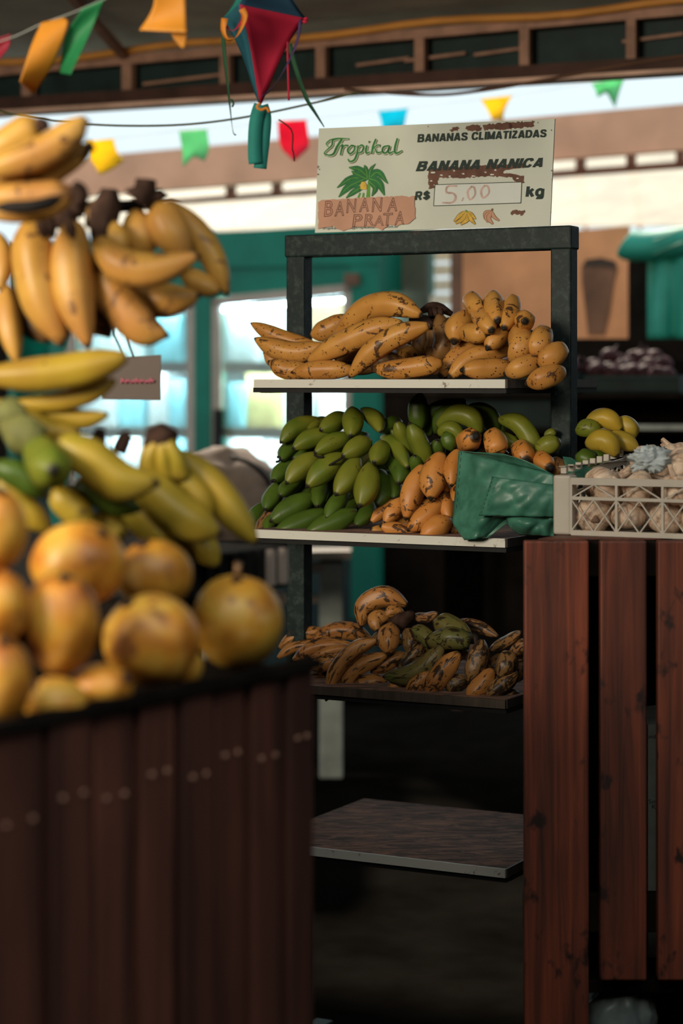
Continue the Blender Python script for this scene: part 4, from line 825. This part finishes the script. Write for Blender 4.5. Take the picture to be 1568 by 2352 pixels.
# ------------------------------------------------------------------ pallet table and garlic crate (right)
YP, ZT = 3.25, 1.004
def px2x(px, Y): return (px-784)/F*Y
pt_ = thing('pallet_table', 'red brown stained table of upright wooden planks at lower right', 'table', (px2x(1400, YP), YP+.25, 0))
def pbox(px0, px1, y0, y1, z0, z1, name, mat, bv=.003):
    x0, x1 = px2x(px0, YP), px2x(px1, YP)
    return bevel(MB().hexa([(x0,y0,z0),(x1,y0,z0),(x1,y1,z0),(x0,y1,z0),(x0,y0,z1),(x1,y0,z1),(x1,y1,z1),(x0,y1,z1)]).build(name, mat, pt_), bv)
for i, (a, c, zb) in enumerate(((1204,1352,.02),(1378,1485,.333),(1510,1625,.333),(1650,1760,.333),(1790,1930,.02))):
    pbox(a, c, YP, YP+.022, zb, ZT-.001, 'plank', M['redwood'])
pbox(1206, 1928, YP+.023, YP+.045, ZT-.058, ZT-.002, 'cross_rail', M['dark'])
pbox(1206, 1928, YP+.023, YP+.045, .40, .46, 'cross_rail', M['dark'])
xl = lambda y: px2x(1206, YP)+(y-YP)*math.tan(math.radians(27)); xr = px2x(1930, YP)   # left end cut parallel to the rack side
def pquad(y0, y1, z0, z1, name, mat):
    return bevel(MB().hexa([(xl(y0),y0,z0),(xr,y0,z0),(xr,y1,z0),(xl(y1),y1,z0),(xl(y0),y0,z1),(xr,y0,z1),(xr,y1,z1),(xl(y1),y1,z1)]).build(name, mat, pt_), .002)
for k in range(5): pquad(YP+.046+.098*k, YP+.046+.098*k+.09, ZT-.022, ZT-.0005, 'top_board', M['redwood'])
for k in range(4):
    ya, yb = YP+.05+.115*k, YP+.155+.115*k
    MB().hexa([(xl(ya)+.002,ya,.32),(xl(ya)+.02,ya,.32),(xl(yb)+.02,yb,.32),(xl(yb)+.002,yb,.32),(xl(ya)+.002,ya,ZT-.024),(xl(ya)+.02,ya,ZT-.024),(xl(yb)+.02,yb,ZT-.024),(xl(yb)+.002,yb,ZT-.024)]).build('added_side_plank', M['dark'], pt_)  # dark side planks added to keep the gaps between front planks black
pquad(YP+.51, YP+.53, .02, ZT-.023, 'added_back_board', M['dark'])  # dark board added to stop light leaking into the table
pquad(YP+.05, YP+.50, .30, .32, 'lower_deck', M['dark'])
# carton inside
cb = thing('white_carton', 'white printed carton glimpsed through the gap between planks', 'carton', (px2x(1560, 3.42), 3.47, .32))
def w3(px, py): return W(px, py, 3.42)
zl = w3(1489, 2150).z
MB().hexa([(px2x(1488,3.42),3.42,.322),(px2x(1640,3.42),3.42,.322),(px2x(1640,3.42),3.6,.322),(px2x(1488,3.42),3.6,.322),(px2x(1488,3.42),3.42,w3(0,1665).z),(px2x(1640,3.42),3.42,w3(0,1650).z),(px2x(1640,3.42),3.6,w3(0,1650).z),(px2x(1488,3.42),3.6,w3(0,1665).z)]).build('box', M['whitepaint'], cb)
for body, (x0, y0, x1, y1) in (('Smu', (1489,1836,1515,1846)), ('Ka', (1497,1848,1513,1858)), ('and h', (1489,1687,1514,1696))):
    vs, fs = text_mesh(body); a0, a1 = min(v_.x for v_ in vs), max(v_.x for v_ in vs); b0, b1 = min(v_.y for v_ in vs), max(v_.y for v_ in vs)
    g = MB(); g.v = [W(x0+(v_.x-a0)/(a1-a0)*(x1-x0), y1-(v_.y-b0)/(b1-b0)*(y1-y0), 3.4192) for v_ in vs]; g.f = fs; g.build('lettering', ink['dk'], cb)
M['polybag'] = flat('grey_polythene', (.16,.19,.18), .35, .3, 20)
pb = blob('plastic_bag', W(1425, 2345, 3.36), (.052, .05, .075), M['polybag'], .16, 3, 5, fold=.15); tag(pb, 'crumpled grey plastic bag under the plank table', 'plastic bag')
# garlic crate
AL = math.radians(27); gw, gd = Vector((math.cos(AL), -math.sin(AL), 0)), Vector((math.sin(AL), math.cos(AL), 0))
g0 = Vector((px2x(1269, 3.37), 3.37, ZT)); GW, GD, GH = .36, .36, .094
def GP(a, d, z): return g0+gw*a+gd*d+Vector((0, 0, z))
def gbox(a0, a1, d0, d1, z0, z1): return MB().hexa([GP(a0,d0,z0), GP(a1,d0,z0), GP(a1,d1,z0), GP(a0,d1,z0), GP(a0,d0,z1), GP(a1,d0,z1), GP(a1,d1,z1), GP(a0,d1,z1)])
gc = thing('garlic_crate', 'white plastic lattice crate of garlic on the plank table', 'crate', GP(GW/2, GD/2, 0))
M['crate'] = thin('milky_white_plastic', (.62,.56,.47), .25, .4, .12, 20)
for a, d, h in ((0,0,GH),(GW-.03,0,GH),(0,GD-.03,GH+.022),(GW-.03,GD-.03,GH+.022)):
    bevel(gbox(a, a+(.03 if a == 0 or True else 0), d, d+.03, 0, h).build('corner_post', M['crate'], gc), .004, 3)
def lattice(p, q, n, hz, inner, zadd=0.0):       # wall from p to q (frame coords), n bays
    (a0, d0), (a1, d1) = p, q; along = (gw*(a1-a0)+gd*(d1-d0)); L = along.length; u = along/L; nrm = Vector((u.y, -u.x, 0))
    B = lambda x, z: GP(a0, d0, 0)+u*x+Vector((0, 0, z+zadd*x/L))
    for z, h in ((.004,.008),(hz*.62,.005),(hz-.009,.011)):
        MB().bar(B(0, z), B(L, z), .005, h).build('rail', M['crate'], gc)
    for k in range(n+1):
        x = L*k/n; MB().bar(B(x, .002)+u*.0001, B(x, hz-.006), .004, .004, u).build('rib', M['crate'], gc)
    for k in range(n):
        x0, x1 = L*k/n, L*(k+1)/n
        for s_ in range(2):
            xa = x0+(x1-x0)*s_/2; xb = x0+(x1-x0)*(s_+1)/2
            MB().bar(B(xa, .006), B(xb, hz*.6), .002, .003, nrm).build('diagonal', M['crate'], gc)
            MB().bar(B(xb, .006), B(xa, hz*.6), .002, .003, nrm).build('diagonal', M['crate'], gc)
        xm = (x0+x1)/2
        MB().bar(B(x0, hz*.62), B(xm, hz-.014), .002, .003, nrm).build('diagonal', M['crate'], gc); MB().bar(B(xm, hz-.014), B(x1, hz*.62), .002, .003, nrm).build('diagonal', M['crate'], gc)
lattice((.03, .003), (GW-.03, .003), 4, GH, 1)
lattice((.003, .03), (.003, GD-.03), 5, GH, 1, .02)
lattice((GW-.003, .03), (GW-.003, GD-.03), 4, GH, 1, .02)
lattice((.03, GD-.003), (GW-.03, GD-.003), 4, GH+.02, 1)
for k in range(9): gbox(.0, .009, .035+.033*k, .043+.033*k, GH+.001+.02*(k/9), GH+.012+.02*(k/9)).build('rim_tooth', M['crate'], gc)
gbox(-.001, .010, .03, GD-.03, GH+.012, GH+.013).build('rim', M['crate'], gc)
gbox(.004, GW-.004, .006, GD-.004, .001, .004).build('bottom', M['crate'], gc)
# garlic bulb
m, t, b = nt('papery_garlic_skin'); f1 = noisen(t, coords(t, (90, 90, 12)), 1.0, 5, .7)
colr = ramp(t, f1, [(.32, (.28,.15,.10)), (.48, (.62,.44,.31)), (.66, (.82,.67,.53))]); t.links.new(colr, b.inputs['Base Color']); b.inputs['Roughness'].default_value = .55; bump(t, b, f1, .6, .002)
M['garlic'] = m
gl0 = thing('garlic_bulb', 'papery white garlic bulb heaped in the lattice crate', 'garlic', (0, 0, 0), 'garlic bulbs in the crate')
R0 = .029; M['rootdisc'] = flat('tan_root_disc', (.20,.12,.08), .9, .4, 60)
MB().tube([Vector((0,0,z*R0)) for z in (-.82,-.80,-.68,-.42,-.1,.2,.46,.64,.80)], [r*R0 for r in (.15,.42,.74,.97,1.04,.96,.70,.42,.24)], 28, lobes=7, lob=.06).build('bulb', m, gl0, True)
MB().tube([Vector((x*R0,0,z*R0)) for x, z in ((0,.7),(.03,.95),(.08,1.25),(.16,1.5))], [r*R0 for r in (.28,.18,.14,.15)], 9, lobes=4, lob=.15).build('neck', m, gl0, True)
MB().tube([Vector((0,0,z*R0)) for z in (-.78,-.86,-.92)], [r*R0 for r in (.24,.22,.12)], 12, lobes=9, lob=.2).build('root_disc', M['rootdisc'], gl0, True)
gpos = []
for lay, (z, nd) in enumerate(((.033, 3), (.077, 4), (.106, 5))):
    for j in range(nd):
        for i in range(5):
            a = .048+(.022 if (lay+j) % 2 else 0)+i*.060+random.uniform(-.006, .006); d = .036+j*.062+random.uniform(-.005, .005)
            if a > GW-.04 or (lay == 2 and (j == 0 or (j == 1 and i < 2) or (i < 1))): continue
            gpos.append((lay, j, a, d, z+random.uniform(-.004, .004)+(.004*(j-1) if lay == 2 else 0)))
GLAB = ('garlic bulb in the bottom layer of the lattice crate', 'garlic bulb in the middle layer of the lattice crate', 'garlic bulb heaped on top above the crate rim')
for i, (lay, j, a, d, z) in enumerate(gpos):
    ro = (random.uniform(-1.3, 1.3), random.uniform(-1.3, 1.3), random.uniform(0, 6)); s_ = random.uniform(.88, 1.06)
    if i == 0: gl0.location = GP(a, d, z); gl0.rotation_euler = ro
    gi = gl0 if i == 0 else copy_tree(gl0, GP(a, d, z), ro, (s_,)*3)
    gi['label'] = ('front ' if j == 0 else 'inner ')+GLAB[lay]
M['wrap'] = thin('bluish_white_wrap', (.74,.82,.84), .4, .3, .15, 40)
cr = blob('plastic_wrap', W(1492, 1056, 3.36), (.024, .014, .015), M['wrap'], .55, 2.2, 4, fold=.9, nu=44, nv=28); tag(cr, 'scrap of bluish white plastic wrap on top of the garlic', 'wrap')

# ------------------------------------------------------------------ green plastic bag
m, t, b = nt('green_polythene'); out = t.nodes['Material Output']; f1 = noisen(t, coords(t), 34, 3, .5, .6)
t.links.new(ramp(t, f1, [(.3, (.03,.12,.08)), (.7, (.06,.20,.14))]), b.inputs['Base Color']); b.inputs['Roughness'].default_value = .40; b.inputs['Specular IOR Level'].default_value = .45; bump(t, b, f1, .12, .002); M['bag'] = m
gb = thing('green_plastic_bag', 'crumpled green plastic bag draped over the orange bananas', 'plastic bag', RP(1150, 1240, .0))
def patch(name, left, right, s_of, nu=30, nv=26, seed=0, mat='bag', fa=.006):
    Lp = catmull([Vector((x, y, 0)) for x, y in left], nv); Rp = catmull([Vector((x, y, 0)) for x, y in right], nv); g = MB()
    for j in range(nv):
        for i in range(nu):
            u, v_ = i/(nu-1), j/(nv-1); p = Lp[j].lerp(Rp[j], u); q_ = Vector((p.x*.0068+p.y*.003, p.y*.0068, seed))
            n_ = (abs(noise.noise(q_))+.6*abs(noise.noise(q_*2.1+Vector((3,1,0))))-.4)*fa*2
            g.v.append(RP(900+p.x/2.3473, 880+p.y/2.3473, s_of(u, v_)-n_))
    g.f = [(j*nu+i, j*nu+i+1, (j+1)*nu+i+1, (j+1)*nu+i) for j in range(nv-1) for i in range(nu-1)]
    o = g.build(name, M[mat], gb, True); o.modifiers.new('solid', 'SOLIDIFY').thickness = .0008; return o
patch('bag_front', [(360,365),(352,480),(340,600),(330,700),(332,762),(392,846)], [(872,492),(876,560),(874,640),(872,700),(700,708),(520,832)],
      lambda u, v: -.012+.03*(1-v)-.03*math.sin(math.pi*min(u*1.2, 1))*math.sin(math.pi*(.15+.7*v)), 40, 34, 1, fa=.0045)
patch('bag_top', [(362,366),(365,364),(372,368)], [(600,380),(740,425),(872,494)], lambda u, v: .02-.012*u+.01*v, 26, 6, 2, fa=.003)
patch('bag_flap', [(540,503),(520,570),(490,650),(468,714)], [(872,548),(876,600),(876,660),(874,722)], lambda u, v: -.046+.012*u-.012*math.sin(math.pi*u)-.008*math.sin(math.pi*v), 30, 20, 4, fa=.004)
patch('bag_fold', [(625,700),(618,730),(632,775),(690,818)], [(880,712),(880,750),(878,790),(874,826)], lambda u, v: -.030-.025*math.sin(math.pi*v)*math.sin(math.pi*u+.4), 26, 20, 7, fa=.007)
for (a, c) in (((374,368),(346,690)), ((546,506),(478,712))):
    n_ = 9
    for k in range(n_):
        t0, t1 = k/n_, (k+.55)/n_; p = [Vector((a[0]+(c[0]-a[0])*q_, a[1]+(c[1]-a[1])*q_, 0)) for q_ in (t0, t1)]
        s_ = -.022 if a[0] < 400 else -.066
        MB().bar(*[RP(900+q_.x/2.3473, 880+q_.y/2.3473, s_) for q_ in p], .0008, .0008).build('stitch', M['darkteal'], gb)
gcorner = MB().poly([W(900+x/2.3473, 880+y/2.3473, Y) for x, y, Y in ((920,396,3.50),(960,400,3.50),(1080,462,3.46),(1068,490,3.44),(1005,520,3.42),(950,505,3.46))], (0, .002, 0)).build('bag_corner', M['bag'], gb)

# ------------------------------------------------------------------ bunting, cords, lantern
fl = {'y': ('yellow', thin('yellow_tissue', (1.0,.74,.10), .8)), 'g': ('green', thin('green_tissue', (.02,.28,.09), .4)), 'lg': ('pale green', thin('pale_green_tissue', (.34,.78,.46), .75)), 'p': ('pink', thin('pink_tissue', (.90,.06,.15), .7)),
      'c': ('cyan', thin('cyan_tissue', (.05,.75,.92), .75)), 'o': ('orange', thin('orange_tissue', (.85,.36,.03), .35)), 'r': ('red', thin('red_tissue', (.40,.02,.05), .35))}
def flag(par, poly, Y, col, curl=.02):
    """poly: [left edge pts], [right edge pts] in px; a bent little flag with a notch"""
    lft, rgt, notch = poly; nu, nv = 12, 12
    Lp = catmull([Vector((x, y, 0)) for x, y in lft], nv); Rp = catmull([Vector((x, y, 0)) for x, y in rgt], nv); g = MB()
    for j in range(nv):
        for i in range(nu):
            u, v_ = i/(nu-1), j/(nv-1); p = Lp[j].lerp(Rp[j], u)
            if notch: p.y -= notch*(1-abs(2*u-1))*v_**2
            g.v.append(W(p.x, p.y, Y+curl*math.sin(v_*2.4+u*1.5)*v_))
    g.f = [(j*nu+i, j*nu+i+1, (j+1)*nu+i+1, (j+1)*nu+i) for j in range(nv-1) for i in range(nu-1)]
    o = g.build('flag', fl[col][1], par, True); o.modifiers.new('solid', 'SOLIDIFY').thickness = .0006; o['label'] = f'{fl[col][0]} paper flag'; return o
ng = thing('bunting', 'near string of coloured paper flags at the top left corner', 'bunting', W(120, 60, 2.75))
MB().tube(catmull([W(-80, 120, 2.75), W(30, 85, 2.75), W(95, 55, 2.75), W(165, 30, 2.75), W(240, -2, 2.75), W(380, -55, 2.75)], 24),   .0007, 6).build('string', M['whitepaint'], ng, True)
flag(ng, ([(-30,95),(-40,130),(-30,160)], [(26,78),(22,105),(0,135)], 0), 2.76, 'r')
flag(ng, ([(95,52),(70,110),(45,188)], [(148,40),(156,60),(120,150),(78,215)], 0), 2.75, 'o', -.03)
flag(ng, ([(188,20),(150,85),(138,168)], [(240,-2),(210,70),(162,172)], 0), 2.74, 'g', .03)
flag(ng, ([(358,-40),(350,20),(320,70)], [(424,-40),(426,30),(428,75)], 0), 2.70, 'o', .02)
flag(ng, ([(388,62),(400,90),(416,108)], [(428,60),(428,85),(421,112)], 0), 2.71, 'o', .0)
fg = thing('bunting', 'far string of small coloured paper flags across the bright sky gap', 'bunting', W(800, 260, 6.6))
fpts = [(150,330),(200,325),(262,318),(412,300),(475,297),(637,278),(704,275),(868,254),(937,248),(1103,228),(1176,219),(1357,190),(1435,178),(1640,150)]
MB().tube([W(x, y, 6.6) for x, y in fpts], .0012, 6).build('string', M['awning'], fg, True)
flag(fg, ([(198,325),(205,360),(230,402)], [(260,318),(270,350),(287,368)], -4), 6.6, 'y', .05)
flag(fg, ([(411,302),(418,345),(420,384)], [(475,297),(480,340),(470,370)], 18), 6.6, 'lg')
flag(fg, ([(637,279),(640,320),(648,345)], [(703,275),(710,330),(704,345)], -26), 6.6, 'p')
flag(fg, ([(868,256),(874,275),(878,300)], [(937,249),(930,280),(925,305)], 8), 6.6, 'c')
flag(fg, ([(1103,228),(1118,252),(1130,276)], [(1176,219),(1160,250),(1155,277)], 2), 6.6, 'y')
flag(fg, ([(1358,192),(1366,205),(1372,224)], [(1435,178),(1424,205),(1412,248)], 24), 6.6, 'lg', .04)
tag(MB().tube(catmull([W(-60, 240, 4.3), W(60, 268, 4.3), W(200, 285, 4.3), W(330, 289, 4.3), W(450, 284, 4.3), W(580, 266, 4.3), W(740, 232, 4.3), W(820, 212, 4.3)], 40), .0022, 8).build('cord', flat('olive_cord', (.10,.10,.04), .7)), 'thin olive cord sagging across the sky gap at left', 'cord')
tag(MB().tube(catmull([W(790, 205, 5.1), W(870, 212, 5.1), W(1000, 218, 5.1), W(1120, 206, 5.1), W(1280, 178, 5.1), W(1440, 148, 5.1), W(1640, 118, 5.1)], 40), .004, 8).build('cord', M['brownrail']), 'brown cord drooping under the roof truss at right', 'cord')
# cloth lantern
YL = 3.25
ln = thing('cloth_lantern', 'crimson and blue diamond cloth lantern with ribbons hanging at the top', 'lantern', W(597, 240, YL))
lm = {'cr': thin('crimson_cloth', (.50,.008,.045), .2, .8), 'bl': thin('petrol_blue_cloth', (.015,.12,.17), .2, .8), 'nv': thin('dark_blue_cloth', (.008,.05,.10), .2, .8), 'te': thin('teal_cloth', (.02,.26,.22), .25, .8), 'gn': thin('dark_green_cloth', (.012,.075,.03), .2, .8), 'ye': thin('amber_ribbon', (.75,.26,.02), .3, .6), 'pu': thin('purple_ribbon', (.05,.02,.10), .2, .7)}
VL, VC, VR, VK = W(510, 44, YL+.03), W(549, 10, YL-.06), W(702, 42, YL+.0), W(655, 60, YL+.10)
VB, VA = W(597, 242, YL+.01), W(608, -150, YL+.02)
def tri(a, b_, c, mat, sag=.012, n=12):
    g = MB(); idx = {}; nm = (b_-a).cross(c-a).normalized(); cen = (VB+VA)/2
    if nm.dot((a+b_+c)/3-cen) < 0: nm = -nm
    mid = (a+b_+c)/3
    for i in range(n+1):
        for j in range(n+1-i):
            u, v_ = i/n, j/n; w_ = 1-u-v_; p = a*w_+b_*u+c*v_
            ax = ((VL+VR+VC+VK)/4).lerp(c, v_); p = p+(ax-p)*.34*4*v_*(1-v_)*.5
            idx[i, j] = len(g.v); g.v.append(p-nm*sag*27*u*v_*w_*.6)
    for i in range(n):
        for j in range(n-i):
            g.f.append((idx[i,j], idx[i+1,j], idx[i,j+1]))
            if i+j < n-1: g.f.append((idx[i+1,j], idx[i+1,j+1], idx[i,j+1]))
    o = g.build('panel', lm[mat], ln, True); o.modifiers.new('solid', 'SOLIDIFY').thickness = .0008; return o
tri(VC, VR, VB, 'cr'); tri(VL, VC, VB, 'bl'); tri(VR, VK, VB, 'gn'); tri(VK, VL, VB, 'gn'); tri(VL, VC, VA, 'te'); tri(VC, VR, VA, 'nv'); tri(VR, VK, VA, 'nv'); tri(VK, VL, VA, 'te')
def ribbon(pts, wid, mat, Y, name='ribbon', tw=0):
    P = catmull([W(x, y, Y+(q[0] if q else 0)) for x, y, *q in pts], 18); g = MB()
    for i, p in enumerate(P):
        t_ = (P[min(i+1, 17)]-P[max(i-1, 0)]).normalized(); s_ = t_.cross(Vector((0, -1, 0))).normalized()
        s_ = (s_*math.cos(tw*i/17)+Vector((0, 1, 0))*math.sin(tw*i/17))*wid/2
        g.v += [p-s_, p+s_]
    g.f = [(2*i, 2*i+1, 2*i+3, 2*i+2) for i in range(17)]
    o = g.build(name, lm[mat], ln, True); o.modifiers.new('solid', 'SOLIDIFY').thickness = .0006; return o
ribbon([(512,45),(513,100),(520,170),(527,240),(534,300),(541,311)], .0065, 'gn', YL-.02, tw=2); ribbon([(530,228),(536,236),(533,246)], .003, 'gn', YL-.03)
ribbon([(664,100),(680,160),(703,225),(725,262),(744,292)], .0075, 'gn', YL-.01, tw=1.5)
ribbon([(690,45),(682,95),(660,145),(630,195),(602,222)], .0045, 'pu', YL-.05, tw=2)
ribbon([(660,95),(661,150),(663,230)], .003, 'cr', YL-.01)
ribbon([(555,20),(562,40),(545,80),(525,92),(513,70),(516,42)], .010, 'ye', YL-.08, tw=3)
ribbon([(556,18),(556,45),(535,70),(520,60)], .006, 'cr', YL-.075, tw=2)
ribbon([(598,240),(590,265),(585,300),(584,350),(586,376)], .020, 'te', YL, 'tail'); ribbon([(601,242),(608,270),(605,320),(600,360),(597,387)], .020, 'te', YL+.004, 'tail')
ribbon([(700,40),(703,46),(696,52)], .006, 'cr', YL-.02, 'knot')
MB().tube(catmull([W(640,275,YL), W(670,300,YL), W(671,340,YL), W(674,352,YL), W(676,370,YL)], 14), .0011, 6).build('twig', M['crown'], ln)
ribbon([(597,236),(590,246),(600,252),(612,248),(618,258)], .004, 'ye', YL-.02, 'knot')
MB().bar(VA, VA+Vector((0, 0, .9)), .0015, .0015, (1, 0, 0)).build('hanging_cord', M['black'], ln)
